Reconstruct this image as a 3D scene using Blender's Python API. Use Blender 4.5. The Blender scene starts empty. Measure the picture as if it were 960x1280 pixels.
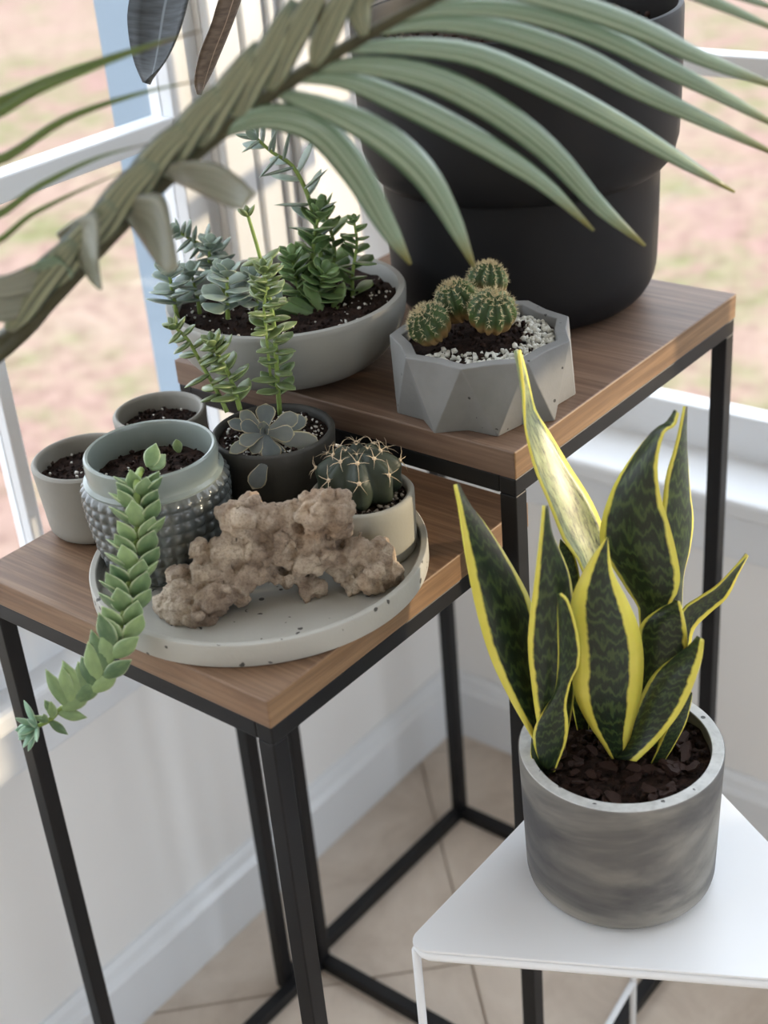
import bpy, bmesh, math, random
from mathutils import Vector, Matrix, noise
random.seed(7)
V = Vector
PI = math.pi
scn = bpy.context.scene
col = scn.collection

# ------------------------------------------------------------------ camera
H = 1.34584                      # eye height of the phone
FPX = 1775.46                    # focal length in pixels of a 960 x 1280 frame
RX = V((0.9960, -0.0439, -0.0781))      # image right, in world
RY = V((-0.0896, -0.4878, -0.8683))     # image down, in world
RZ = V((0.0000, 0.8718, -0.4898))       # viewing direction
cam = bpy.data.cameras.new('camera')
cam_o = bpy.data.objects.new('camera', cam)
col.objects.link(cam_o)
cam.sensor_fit = 'VERTICAL'
cam.sensor_height = 36.0
cam.sensor_width = 27.0
cam.lens = 36.0 * FPX / 1280.0
cam_o.matrix_world = Matrix(((RX.x, -RY.x, -RZ.x, 0), (RX.y, -RY.y, -RZ.y, 0), (RX.z, -RY.z, -RZ.z, H), (0, 0, 0, 1)))
cam.clip_start = 0.02
cam.dof.use_dof = True
cam.dof.focus_distance = 1.16
cam.dof.aperture_fstop = 4.2
scn.camera = cam_o

# ------------------------------------------------------------------ light
RYAW = math.radians(50.35)
CORNER = V((0.072, 1.726, 0))
EE = V((math.cos(RYAW), math.sin(RYAW), 0))       # along the left wall, towards the corner
MM = V((math.sin(RYAW), -math.cos(RYAW), 0))      # along the right wall, away from the corner

world = bpy.data.worlds.new('world')
scn.world = world
world.use_nodes = True
bg = world.node_tree.nodes['Background']
bg.inputs[0].default_value = (0.82, 0.90, 1.0, 1)
bg.inputs[1].default_value = 3.6
sun = bpy.data.lights.new('sun', 'SUN')
sun.energy = 3.4
sun.angle = math.radians(1.2)
sun.color = (1.0, 0.80, 0.54)
sun_o = bpy.data.objects.new('sun', sun)
col.objects.link(sun_o)
SUN_EL = math.radians(6.5)
sd = (EE * math.cos(math.radians(46)) + MM * math.sin(math.radians(46))) * math.cos(SUN_EL) + V((0, 0, math.sin(SUN_EL)))
sun_o.rotation_euler = sd.to_track_quat('Z', 'Y').to_euler()
scn.view_settings.view_transform = 'Standard'
scn.view_settings.look = 'None'
scn.view_settings.gamma = 1.0
scn.view_settings.use_curve_mapping = False
scn.view_settings.exposure = 0.22
# portals in the seen and added openings guide the sky light into the room
for nm, cen, sx, out in (('window_portal_left', CORNER + EE*-1.27 + MM*-0.1 + V((0, 0, 1.36)), 1.85, -MM), ('window_portal_right', CORNER + MM*0.72 + EE*0.1 + V((0, 0, 1.36)), 1.24, EE),
                         ('window_portal_far', CORNER + MM*2.5 + EE*0.1 + V((0, 0, 1.36)), 1.8, EE),
                         ('door_portal', CORNER + MM*4.28 + EE*-1.75 + V((0, 0, 1.08)), 2.5, MM)):
    al = bpy.data.lights.new(nm, 'AREA'); al.shape = 'RECTANGLE'; al.size = sx; al.size_y = 2.1 if nm == 'door_portal' else 1.68
    al.cycles.is_portal = True
    ao = bpy.data.objects.new(nm, al); col.objects.link(ao)
    ao.rotation_euler = out.to_track_quat('Z', 'Y').to_euler()
    ao.location = cen

# ------------------------------------------------------------------ helpers
def at(px, py, Y):
    """world point at horizontal distance Y seen in the photograph at px, py"""
    r = RX * (px - 480) + RY * (py - 640) + RZ * FPX
    return V((0, 0, H)) + r * (Y / r.y)

def atz(px, py, z):
    r = RX * (px - 480) + RY * (py - 640) + RZ * FPX
    return V((0, 0, H)) + r * ((z - H) / r.z)

def mmpx(px, P):
    """metres covered by px pixels at point P"""
    return px / FPX * (P - V((0, 0, H))).dot(RZ)

def mesh(name, vs, fs, mat=None, smooth=True, uvs=None, sharp=None):
    me = bpy.data.meshes.new(name)
    me.from_pydata([tuple(v) for v in vs], [], fs)
    if smooth:
        me.polygons.foreach_set('use_smooth', [True] * len(me.polygons))
    if uvs:
        ul = me.uv_layers.new(name='UVMap')
        for l in me.loops:
            ul.data[l.index].uv = uvs[l.vertex_index]
    if mat:
        me.materials.append(mat)
    me.update()
    if sharp: me.set_sharp_from_angle(angle=sharp)
    return me

def link(name, me, parent=None, M=None):
    o = bpy.data.objects.new(name, me)
    col.objects.link(o)
    if parent:
        o.parent = parent
    if M is not None:
        o.matrix_local = M
    return o

def tag(o, label=None, cat=None, group=None, kind=None):
    if label: o['label'] = label
    if cat: o['category'] = cat
    if group: o['group'] = group
    if kind: o['kind'] = kind
    return o

def thing(name, label, cat, loc, group=None):
    o = bpy.data.objects.new(name, None)
    col.objects.link(o)
    o.location = loc
    o.empty_display_size = 0.05
    tag(o, label, cat, group)
    return o

def base(t):
    """offset of the thing a part belongs to"""
    p = t
    while p.parent: p = p.parent
    return V(p.location)

def part(name, parent, vs, fs, mat, smooth=True, uvs=None, kind=None, label=None):
    """vs are world points; stored relative to the thing"""
    b = base(parent)
    o = link(name, mesh(name, [V(v) - b for v in vs], fs, mat, smooth, uvs, math.radians(38) if name in ('pot', 'rim', 'bowl', 'lip') else None), parent)
    if kind: o['kind'] = kind
    if label: o['label'] = label
    return o

def put(name, parent, me, M):
    """shared mesh placed with a world matrix under a thing or a part"""
    return link(name, me, parent, Matrix.Translation(-base(parent)) @ M)

def frame(X, Z):
    X = X.normalized()
    Z = Z - X * Z.dot(X)
    if Z.length < 1e-6:
        Z = X.orthogonal()
    Z.normalize()
    Y = Z.cross(X)
    return X, Y, Z

def xform(P, X, Z, sx=1, sy=1, sz=1):
    X, Y, Z = frame(X, Z)
    return Matrix(((X.x*sx, Y.x*sy, Z.x*sz, P.x), (X.y*sx, Y.y*sy, Z.y*sz, P.y), (X.z*sx, Y.z*sy, Z.z*sz, P.z), (0, 0, 0, 1)))

def bevel(o, w=0.001, seg=2):
    m = o.modifiers.new('bevel', 'BEVEL')
    m.width = w; m.segments = seg; m.limit_method = 'ANGLE'; m.angle_limit = math.radians(40)
    return o

def box_vf(O, A, B, C, a0, a1, b0, b1, c0, c1):
    vs = [O + A*a + B*b + C*c for c in (c0, c1) for b in (b0, b1) for a in (a0, a1)]
    fs = [(0, 2, 3, 1), (4, 5, 7, 6), (0, 1, 5, 4), (2, 6, 7, 3), (0, 4, 6, 2), (1, 3, 7, 5)]
    return vs, fs

def boxes_vf(lst):
    vs, fs = [], []
    for v, f in lst:
        k = len(vs); vs += v; fs += [tuple(i + k for i in q) for q in f]
    return vs, fs

def lathe_vf(C, prof, n=64, fr=None, cap=True):
    """prof: list of (r, z) bottom to top, about the vertical through C; fr(theta, i, r, z) may change r and z"""
    vs, fs = [], []
    for i, (r, z) in enumerate(prof):
        for k in range(n):
            th = 2*PI*k/n
            rr, zz = (r, z) if fr is None else fr(th, i, r, z)
            vs.append(V((C.x + rr*math.cos(th), C.y + rr*math.sin(th), C.z + zz)))
    for i in range(len(prof) - 1):
        for k in range(n):
            a, b = i*n + k, i*n + (k+1) % n
            fs.append((a, b, b + n, a + n))
    if cap:
        fs.append(tuple(range(n - 1, -1, -1)))
        m = (len(prof) - 1)*n
        fs.append(tuple(range(m, m + n)))
    return vs, fs

def pot_prof(rb, rt, h, th, floor=0.012, rnd=0.006, lip=0.0015, steps=6):
    """outside up, over the lip, down inside"""
    p = [(rb*0.2, 0), (rb - rnd, 0)]
    for i in range(1, 5):
        a = i/4*PI/2
        p.append((rb - rnd + rnd*math.sin(a), rnd - rnd*math.cos(a)))
    for i in range(1, steps):
        t = i/steps
        p.append((rb + (rt - rb)*t, rnd + (h - lip - rnd)*t))
    p += [(rt, h - lip), (rt - lip*0.4, h - lip*0.4), (rt - lip, h), (rt - th + lip, h), (rt - th + lip*0.3, h - lip*0.5), (rt - th, h - lip*1.5)]
    for i in range(1, 4):
        t = i/3
        p.append((rt - th + (rb - rt)*t*0.6, h - lip*1.5 + (floor - h)*t))
    p.append((0.002, floor))
    return p

def tube_vf(pts, rads, n=8):
    vs, fs = [], []
    N = len(pts)
    ref = None
    for i, p in enumerate(pts):
        t = (pts[min(i+1, N-1)] - pts[max(i-1, 0)]).normalized()
        if ref is None:
            ref = t.orthogonal()
        ref = (ref - t*ref.dot(t)).normalized()
        s = t.cross(ref)
        r = rads[i] if isinstance(rads, (list, tuple)) else rads
        for k in range(n):
            a = 2*PI*k/n
            vs.append(p + ref*(r*math.cos(a)) + s*(r*math.sin(a)))
    for i in range(N-1):
        for k in range(n):
            a, b = i*n + k, i*n + (k+1) % n
            fs.append((a, b, b+n, a+n))
    fs.append(tuple(range(n-1, -1, -1))); fs.append(tuple(range((N-1)*n, N*n)))
    return vs, fs

def spline(pts, n):
    """Catmull-Rom through pts, n+1 samples"""
    P = [pts[0]*2 - pts[1]] + list(pts) + [pts[-1]*2 - pts[-2]]
    out = []
    m = len(pts) - 1
    for k in range(n + 1):
        u = k/n*m
        i = min(int(u), m - 1); t = u - i
        a, b, c, d = P[i], P[i+1], P[i+2], P[i+3]
        out.append(0.5*((2*b) + (c - a)*t + (2*a - 5*b + 4*c - d)*t*t + (3*b - a - 3*c + d)*t**3))
    return out

def lerp_list(L, t):
    u = t*(len(L) - 1); i = min(int(u), len(L) - 2); f = u - i
    return L[i]*(1 - f) + L[i+1]*f

# ------------------------------------------------------------------ materials
class NT:
    def __init__(s, name, rough=0.5, spec=0.5):
        s.m = bpy.data.materials.new(name); s.m.use_nodes = True
        s.t = s.m.node_tree; s.b = s.t.nodes['Principled BSDF']
        s.b.inputs['Roughness'].default_value = rough
        s.b.inputs['Specular IOR Level'].default_value = spec
    def n(s, typ, **kw):
        x = s.t.nodes.new(typ)
        for k, v in kw.items():
            if k in x.inputs: x.inputs[k].default_value = v
            else: setattr(x, k, v)
        return x
    def l(s, a, b): s.t.links.new(a, b)
    def obj(s): return s.n('ShaderNodeTexCoord').outputs['Object']
    def mapping(s, vec, scale=(1, 1, 1), rot=(0, 0, 0)):
        mp = s.n('ShaderNodeMapping'); mp.inputs['Scale'].default_value = scale; mp.inputs['Rotation'].default_value = rot
        s.l(vec, mp.inputs['Vector']); return mp.outputs['Vector']
    def noise(s, vec, scale, detail=3, rough=0.5, dist=0.0):
        x = s.n('ShaderNodeTexNoise', Scale=scale, Detail=detail, Roughness=rough, Distortion=dist)
        s.l(vec, x.inputs['Vector']); return x.outputs['Fac']
    def ramp(s, fac, stops, mode='LINEAR'):
        r = s.n('ShaderNodeValToRGB'); cr = r.color_ramp; cr.interpolation = mode
        while len(cr.elements) < len(stops): cr.elements.new(0.5)
        for e, (p, c) in zip(cr.elements, stops):
            e.position = p; e.color = (*c, 1) if len(c) == 3 else c
        s.l(fac, r.inputs['Fac']); return r.outputs['Color']
    def mix(s, fac, a, b, blend='MIX'):
        x = s.n('ShaderNodeMix', data_type='RGBA', blend_type=blend)
        for v, i in ((fac, 0), (a, 6), (b, 7)):
            if hasattr(v, 'links') or hasattr(v, 'is_linked'): s.l(v, x.inputs[i])
            else: x.inputs[i].default_value = v if not isinstance(v, tuple) else ((*v, 1) if len(v) == 3 else v)
        return x.outputs[2]
    def math(s, op, a, b=0.0, c=0.0):
        x = s.n('ShaderNodeMath', operation=op)
        for i, v in enumerate((a, b, c)):
            if hasattr(v, 'is_linked'): s.l(v, x.inputs[i])
            else: x.inputs[i].default_value = v
        return x.outputs[0]
    def base(s, c):
        if hasattr(c, 'is_linked'): s.l(c, s.b.inputs['Base Color'])
        else: s.b.inputs['Base Color'].default_value = (*c, 1)
        return s
    def rough(s, c): s.l(c, s.b.inputs['Roughness'])
    def bump(s, h, strength=0.3, dist=0.002):
        b = s.n('ShaderNodeBump', Strength=strength, Distance=dist)
        s.l(h, b.inputs['Height']); s.l(b.outputs['Normal'], s.b.inputs['Normal'])

def g(c): return tuple(x/12.92 if x <= .04045 else ((x + .055)/1.055)**2.4 for x in (v/255 for v in c))

def mat_plain(name, c, rough=0.5, spec=0.5, var=0.06, scale=20, bump=0.0):
    k = NT(name, rough, spec); o = k.obj()
    f = k.noise(o, scale, 4)
    a = tuple(max(0, x*(1 - var)) for x in c); b = tuple(x*(1 + var) for x in c)
    k.base(k.ramp(f, [(0.3, a), (0.7, b)]))
    if bump: k.bump(k.noise(o, scale*12, 3), bump, 0.001)
    return k.m

def mat_concrete(name, c, var=0.12, scale=14, rough=0.75, pits=0.0, spec=0.35, bump=0.15):
    k = NT(name, rough, spec); o = k.obj()
    f = k.noise(o, scale, 5, 0.6, 0.4)
    a = tuple(x*(1 - var) for x in c); b = tuple(x*(1 + var) for x in c)
    cc = k.ramp(f, [(0.3, a), (0.7, b)])
    fine = k.noise(o, 400, 2)
    h = fine
    if pits:
        vz = k.n('ShaderNodeTexVoronoi', Scale=95.0); k.l(o, vz.inputs['Vector'])
        sel = k.math('LESS_THAN', vz.outputs['Distance'], pits)
        big = k.math('GREATER_THAN', k.noise(o, 60, 2), 0.55)
        p = k.math('MULTIPLY', sel, big)
        cc = k.mix(p, cc, tuple(x*0.18 for x in c))
        h = k.math('SUBTRACT', fine, k.math('MULTIPLY', p, 3.0))
    k.base(cc); k.bump(h, bump, 0.0008)
    return k.m

def mat_wood(name, c1, c2, c3, yaw):
    """grain along local direction 'yaw'"""
    k = NT(name, 0.5, 0.35); o = k.obj()
    v = k.mapping(k.mapping(o, rot=(0, 0, -yaw)), scale=(3.0, 55.0, 55.0))
    f = k.noise(v, 1.3, 6, 0.65, 1.2)
    v2 = k.mapping(k.mapping(o, rot=(0, 0, -yaw)), scale=(6.0, 260.0, 260.0))
    f2 = k.noise(v2, 1.0, 4, 0.6)
    f3 = k.noise(o, 5.0, 3)
    cc = k.ramp(f, [(0.28, c1), (0.5, c2), (0.75, c3)])
    cc = k.mix(k.math('MULTIPLY', k.ramp(f2, [(0.42, (1, 1, 1)), (0.58, (0, 0, 0))]), 0.5), cc, c1)
    cc = k.mix(k.math('MULTIPLY', k.ramp(f3, [(0.45, (0, 0, 0)), (0.7, (1, 1, 1))]), 0.35), cc, c3)
    k.base(cc); k.bump(f2, 0.25, 0.0006)
    return k.m

def mat_leaf(name, c1, c2, rough=0.45, edge=None, scale=30, trans=0.12, tip=None):
    """succulent leaf: local x runs 0..1 from base to tip, y across -0.5..0.5"""
    k = NT(name, rough, 0.4); o = k.obj()
    inf = k.n('ShaderNodeObjectInfo').outputs['Random']
    f = k.noise(o, 3.0, 3)
    cc = k.ramp(k.math('ADD', k.math('MULTIPLY', f, 0.5), k.math('MULTIPLY', inf, 0.5)), [(0.2, c1), (0.75, c2)])
    sx = k.n('ShaderNodeSeparateXYZ'); k.l(o, sx.inputs[0])
    if edge:
        e = k.math('ABSOLUTE', sx.outputs['Y'])
        w = k.n('ShaderNodeAttribute', attribute_name='rim')
        cc = k.mix(k.ramp(w.outputs['Fac'], [(0.45, (0, 0, 0)), (0.95, (1, 1, 1))]), cc, edge)
    k.base(cc)
    k.b.inputs['Subsurface Weight'].default_value = trans
    k.b.inputs['Subsurface Radius'].default_value = (0.3, 0.6, 0.1)
    k.b.inputs['Subsurface Scale'].default_value = 0.004
    return k.m

M = {}
M['wall'] = mat_plain('wall_paint', g((233, 232, 230)), 0.42, 0.45, 0.012, 3)
M['trim'] = mat_plain('trim_paint', g((222, 225, 228)), 0.30, 0.5, 0.01, 3)
M['outer'] = mat_plain('exterior_paint', g((142, 158, 172)), 0.6, 0.3, 0.02, 6)  # blue-grey stands for the backlit reveal under the sky
M['ceiling'] = mat_plain('ceiling_paint', g((238, 238, 236)), 0.8, 0.2, 0.01, 3)
M['black'] = mat_plain('black_metal', g((20, 20, 22)), 0.45, 0.28, 0.1, 60, 0.05)
M['white_metal'] = mat_plain('white_metal', g((236, 238, 240)), 0.33, 0.5, 0.01, 10)
M['wood_low'] = mat_wood('oak_low', g((93, 70, 53)), g((126, 98, 76)), g((145, 119, 95)), math.radians(139.1))
M['wood_tall'] = mat_wood('oak_tall', g((91, 70, 58)), g((121, 98, 82)), g((141, 120, 104)), math.radians(139.1))
M['wood_edge'] = mat_wood('oak_edge', g((99, 74, 52)), g((134, 104, 75)), g((155, 126, 95)), math.radians(49.1))

def mat_tile():
    k = NT('stone_tile', 0.45, 0.4); o = k.n('ShaderNodeNewGeometry').outputs['Position']
    f = k.noise(o, 9, 6, 0.65, 0.6); f2 = k.noise(o, 45, 4)
    inf = k.n('ShaderNodeObjectInfo').outputs['Random']
    cc = k.ramp(f, [(0.25, g((178, 162, 146))), (0.5, g((210, 197, 182))), (0.75, g((226, 215, 202)))])
    cc = k.mix(k.math('MULTIPLY', f2, 0.3), cc, g((194, 178, 162)))
    cc = k.mix(k.math('MULTIPLY', inf, 0.2), cc, g((200, 186, 172)))
    k.base(cc); k.bump(f2, 0.1, 0.001); return k.m
M['tile'] = mat_tile()
M['grout'] = mat_plain('grout', g((176, 160, 142)), 0.9, 0.2, 0.08, 60)

def mat_lawn():
    k = NT('leafy_lawn', 0.95, 0.05); o = k.obj()
    f = k.noise(o, 0.8, 4, 0.6); f2 = k.noise(o, 3.2, 5, 0.7); f3 = k.noise(o, 14, 4, 0.7)
    cc = k.ramp(f2, [(0.36, g((112, 116, 76))), (0.46, g((138, 127, 103))), (0.55, g((148, 121, 110))), (0.68, g((150, 119, 114)))])
    cc = k.mix(k.ramp(f, [(0.42, (0, 0, 0)), (0.62, (0.7, 0.7, 0.7))]), cc, g((153, 134, 118)))
    cc = k.mix(k.math('MULTIPLY', k.ramp(f3, [(0.45, (0, 0, 0)), (0.62, (1, 1, 1))]), 0.6), cc, g((111, 86, 78)))
    k.base(cc); return k.m
M['lawn'] = mat_lawn()
M['path'] = mat_plain('pale_path', g((226, 224, 226)), 0.9, 0.1, 0.03, 3)

def mat_glass():
    k = NT('window_glass')
    t = k.t; t.nodes.remove(k.b)
    out = t.nodes['Material Output']
    tr = k.n('ShaderNodeBsdfTransparent'); gl = k.n('ShaderNodeBsdfGlossy', Roughness=0.02)
    lw = k.n('ShaderNodeLayerWeight', Blend=0.5); mx = k.n('ShaderNodeMixShader')
    fr = k.math('MULTIPLY_ADD', k.math('POWER', lw.outputs['Facing'], 5.0), 0.6, 0.025)
    k.l(fr, mx.inputs[0]); k.l(tr.outputs[0], mx.inputs[1]); k.l(gl.outputs[0], mx.inputs[2])
    k.l(mx.outputs[0], out.inputs['Surface']); return k.m
M['glass'] = mat_glass()

# ------------------------------------------------------------------ room shell
def RM(sm, se, z=0): return CORNER + MM*sm + EE*se + V((0, 0, z))
UP = V((0, 0, 1))
def rbox(m0, m1, e0, e1, z0, z1): return box_vf(CORNER, MM, EE, UP, m0, m1, e0, e1, z0, z1)

def struct(name, vf, mat, parent=None, smooth=False, bev=0.0):
    o = link(name, mesh(name, vf[0], vf[1], mat, smooth), parent)
    if parent is None: o['kind'] = 'structure'
    if bev: bevel(o, bev)
    return o

WT = 0.14
SILL, HEAD = 0.52, 2.20
L0, L1 = -2.20, -0.330         # left window, along the wall
R0, R1 = 0.10, 1.34            # right window, along the wall
Q0, Q1 = 1.60, 3.40            # unseen window added in this wall for more sky light
WALLH = 2.55
struct('wall_left', boxes_vf([rbox(-WT, 0, -4.2, WT, 0, SILL), rbox(-WT, 0, -4.2, WT, HEAD, WALLH),
        rbox(-WT, 0, -4.2, L0, SILL, HEAD), rbox(-WT, 0, L1, WT, SILL, HEAD)]), M['wall'])
struct('wall_right', boxes_vf([rbox(0, 4.2, 0, WT, 0, SILL), rbox(0, 4.2, 0, WT, HEAD, WALLH),
        rbox(R1, Q0, 0, WT, SILL, HEAD), rbox(Q1, 4.2, 0, WT, SILL, HEAD), rbox(0, R0, 0, WT, SILL, HEAD)]), M['wall'])
struct('wall_back', rbox(-WT, 4.2, -4.3, -4.2, 0, WALLH), M['wall'])
struct('wall_side', boxes_vf([rbox(4.2, 4.3, -4.3, -3.0, 0, WALLH), rbox(4.2, 4.3, -0.5, WT, 0, WALLH), rbox(4.2, 4.3, -3.0, -0.5, 2.15, WALLH)]), M['wall'])
# unseen glazed patio door, added in the side wall to brighten the left wall
dr = struct('door_1', boxes_vf([rbox(4.22, 4.27, -3.0, -2.94, 0, 2.15), rbox(4.22, 4.27, -0.56, -0.5, 0, 2.15), rbox(4.22, 4.27, -3.0, -0.5, 2.09, 2.15), rbox(4.22, 4.27, -3.0, -0.5, 0, 0.08), rbox(4.22, 4.27, -1.79, -1.71, 0, 2.15)]), M['trim'])
for e0, e1 in ((-2.94, -1.79), (-1.71, -0.56)): struct('pane', rbox(4.244, 4.248, e0, e1, 0.08, 2.09), M['glass'], dr)
struct('ceiling', rbox(-WT, 4.2, -4.2, WT, WALLH, WALLH + 0.1), M['ceiling'])
fl = struct('floor', rbox(-WT, 4.2, -4.2, WT, -0.12, -0.004), M['grout'])

# floor tiles: laid diagonally to the walls
TS, TG = 0.41, 0.0032
ta = RYAW - PI/4
TA = V((math.cos(ta), math.sin(ta), 0)); TB = V((-math.sin(ta), math.cos(ta), 0))
TO = V((0.057, 1.25, 0))
vf = box_vf(V((0, 0, 0)), V((1, 0, 0)), V((0, 1, 0)), UP, TG/2, TS - TG/2, TG/2, TS - TG/2, -0.004, 0.0)
tile_me = mesh('tile', vf[0], vf[1], M['tile'], False)
for i in range(-6, 7):
    for j in range(-7, 5):
        P = TO + TA*(i*TS) + TB*(j*TS)
        c4 = [P + TA*(a*TS) + TB*(b*TS) - CORNER for a in (0, 1) for b in (0, 1)]
        if max(c.dot(EE) for c in c4) > 0.09 or min(c.dot(MM) for c in c4) < -0.09:
            # tile cut by the wall: trim the square to the room
            poly = [(0, 0), (TS, 0), (TS, TS), (0, TS)]
            poly = [P + TA*a + TB*b for a, b in poly]
            for N, lim in ((EE, 0.0), (-MM, 0.0)):
                out = []
                for q in range(len(poly)):
                    a, b = poly[q], poly[(q+1) % len(poly)]
                    da, db = (a - CORNER).dot(N) - lim, (b - CORNER).dot(N) - lim
                    if da <= 0: out.append(a)
                    if da*db < 0: out.append(a + (b - a)*(da/(da - db)))
                poly = out
                if len(poly) < 3: break
            if len(poly) < 3: continue
            cen = sum(poly, V((0, 0, 0)))/len(poly)
            poly = [p + (cen - p).normalized()*TG*0.6 for p in poly]
            k = len(poly)
            vs = [p + V((0, 0, 0)) for p in poly] + [p - V((0, 0, 0.004)) for p in poly]
            fs = [tuple(range(k))] + [(a, a + k, (a+1) % k + k, (a+1) % k) for a in range(k)]
            link('tile', mesh('tile', vs, fs, M['tile'], False), fl)
            continue
        if (P - V((0.1, 1.0, 0))).length > 3.2: continue
        link('tile', tile_me, fl, Matrix(((TA.x, TB.x, 0, P.x), (TA.y, TB.y, 0, P.y), (0, 0, 1, 0), (0, 0, 0, 1))))

# baseboards with a moulded cap
def baseboard(name, side):
    pr = [(0, 0), (0.016, 0), (0.016, 0.072), (0.020, 0.076), (0.020, 0.086), (0.012, 0.092), (0.009, 0.102), (0.004, 0.108), (0, 0.108)]
    vs = []
    for s in (0, 1):
        for d, z in pr:
            if side == 'left': vs.append(RM(d, (-4.2, -0.0)[s], z))
            else: vs.append(RM((0.0, 4.2)[s], -d, z))
    n = len(pr)
    fs = [(a, (a+1) % n, (a+1) % n + n, a + n) for a in range(n)] + [tuple(range(n)), tuple(range(2*n - 1, n - 1, -1))]
    struct(name, (vs, fs), M['trim'])
baseboard('baseboard_left', 'left'); baseboard('baseboard_right', 'right')

def window(idx, side, A0, A1, F0, F1, fw, rail, xs, zs, cw):
    """side L: along EE at m=0; side R: along MM at e=0. a = along, o = outward offset"""
    if side == 'L':
        def B(a0, a1, o0, o1, z0, z1): return rbox(-o1, -o0, a0, a1, z0, z1)
    else:
        def B(a0, a1, o0, o1, z0, z1): return rbox(a0, a1, o0, o1, z0, z1)
    w = struct('window_%d' % idx, boxes_vf([B(A0, A0 + fw, F0, F1, SILL, HEAD), B(A1 - fw, A1, F0, F1, SILL, HEAD),
            B(A0, A1, F0, F1, SILL, SILL + rail), B(A0, A1, F0, F1, HEAD - 0.05, HEAD)]), M['trim'], bev=0.002)
    for x in xs:
        struct('muntin', B(x[0], x[1], F0 + 0.004, F1 - 0.004, SILL + rail, HEAD - 0.05), M['trim'], w, bev=0.002)
    for z in zs:
        struct('muntin', B(A0 + fw, A1 - fw, F0 + 0.002, F1 - 0.002, z - 0.012, z + 0.012), M['trim'], w, bev=0.002)
    ex = [A0 + fw] + [q for x in xs for q in x] + [A1 - fw]; ez = [SILL + rail] + zs + [HEAD - 0.05]
    mid = (F0 + F1)/2
    for i in range(0, len(ex) - 1, 2):
        for j in range(len(ez) - 1):
            struct('pane', B(ex[i], ex[i+1], mid - 0.0015, mid + 0.0015, ez[j], ez[j+1]), M['glass'], w)
    # outer jamb lining; its backlit, sky-lit look is put into the blue-grey colour
    for a0, a1 in ((A0, A0 + 0.006), (A1 - 0.006, A1)):
        struct('outer_jamb', B(a0, a1, F1, WT + 0.004, SILL, HEAD), M['outer'], w)
    # stool (inner sill) with nose, apron below
    struct('sill', B(A0 - cw[0] - .01, A1 + cw[1] + .01, -0.028, F0 + 0.02, SILL - 0.022, SILL + 0.003), M['trim'], w, bev=0.006)
    struct('apron', B(A0 - cw[0], A1 + cw[1], -0.013, 0, SILL - 0.085, SILL - 0.022), M['trim'], w, bev=0.003)
    # casing beside the opening: flat board, bead and back band
    for a, s, c in ((A1, 1, cw[1]), (A0, -1, cw[0])):
        k = c/0.12
        def bb(p, q, o, z0, z1): return B(min(a + s*p*k, a + s*q*k), max(a + s*p*k, a + s*q*k), -o, 0, z0, z1)
        struct('casing', boxes_vf([bb(0.0, 0.042, 0.012, SILL, HEAD + 0.1), bb(0.046, 0.080, 0.014, SILL, HEAD + 0.1),
                                   bb(0.080, 0.096, 0.020, SILL, HEAD + 0.1), bb(0.096, 0.120, 0.030, SILL, HEAD + 0.1)]), M['trim'], w, bev=0.003)
    struct('head_casing', boxes_vf([B(A0 - cw[0], A1 + cw[1], -0.014, 0, HEAD, HEAD + 0.09)]), M['trim'], w, bev=0.003)
def bars(c, w): return [(x - w/2, x + w/2) for x in c]
window(1, 'L', L0, L1, 0.008, 0.042, 0.045, 0.078, bars([-2.05, -1.85, -1.65, -1.45, -1.25, -1.045, -0.842, -0.640], 0.015), [0.997, 1.38, 1.76], (0.12, 0.12))
window(2, 'R', R0, R1, 0.075, 0.105, 0.022, 0.058, [(0.79, 0.88)], [0.985, 1.38, 1.76], (0.07, 0.12))
window(3, 'R', Q0, Q1, 0.075, 0.105, 0.022, 0.058, bars([2.05, 2.5, 2.95], 0.016), [0.985, 1.38, 1.76], (0.12, 0.12))  # added window out of view, lets in extra sky light


# garden outside
lawn = link('lawn', mesh('lawn', [(-40, -40, -0.42), (60, -40, -0.42), (60, 60, -0.42), (-40, 60, -0.42)], [(0, 1, 2, 3)], M['lawn'], False))
lawn['kind'] = 'structure'

# ------------------------------------------------------------------ the two nested tables
YAW = math.radians(49.119)
DD = V((math.cos(YAW), math.sin(YAW), 0)); NN = V((-math.sin(YAW), math.cos(YAW), 0))
ZA, ZB = 0.7458, 0.8327
def table(name, label, F, side_u, side_v, h, wood, slabt=0.0247):
    t = thing(name, label, 'table', F + DD*side_u/2 + NN*side_v/2)
    bt = 0.0158
    def b(u0, u1, v0, v1, z0, z1): return box_vf(F, DD, NN, UP, u0, u1, v0, v1, z0, z1)
    ov = 0.0008
    tt = part('tabletop', t, *b(-ov, side_u + ov, -ov, side_v + ov, h - slabt, h), wood, False)
    tt.data.materials.append(M['wood_edge'])
    for q in (2, 3): tt.data.polygons[q].material_index = 1
    bevel(tt, 0.0014, 2)
    zt = h - slabt
    for u in (0, side_u - bt):
        for v in (0, side_v - bt):
            bevel(part('leg', t, *b(u, u + bt, v, v + bt, 0, zt - bt), M['black'], False), 0.0012)
    for v in (0, side_v - bt):
        bevel(part('apron', t, *b(0, side_u, v, v + bt, zt - bt, zt), M['black'], False), 0.0012)
    for u in (0, side_u - bt):
        bevel(part('apron', t, *b(u, u + bt, bt, side_v - bt, zt - bt, zt), M['black'], False), 0.0012)
    for v in (0, side_v - bt):
        bevel(part('floor_rail', t, *b(bt, side_u - bt, v, v + bt, 0, bt), M['black'], False), 0.0012)
    bevel(part('floor_rail', t, *b(side_u - bt, side_u, bt, side_v - bt, 0, bt), M['black'], False), 0.0012)
    return t
FA = V((-0.0942, 0.8119, 0)); FB = V((0.1060, 0.9901, 0))
table('nesting_table', 'lower wood-topped square table with black metal frame, holding the round tray', FA, 0.3320, 0.3310, ZA, M['wood_low'])
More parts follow.
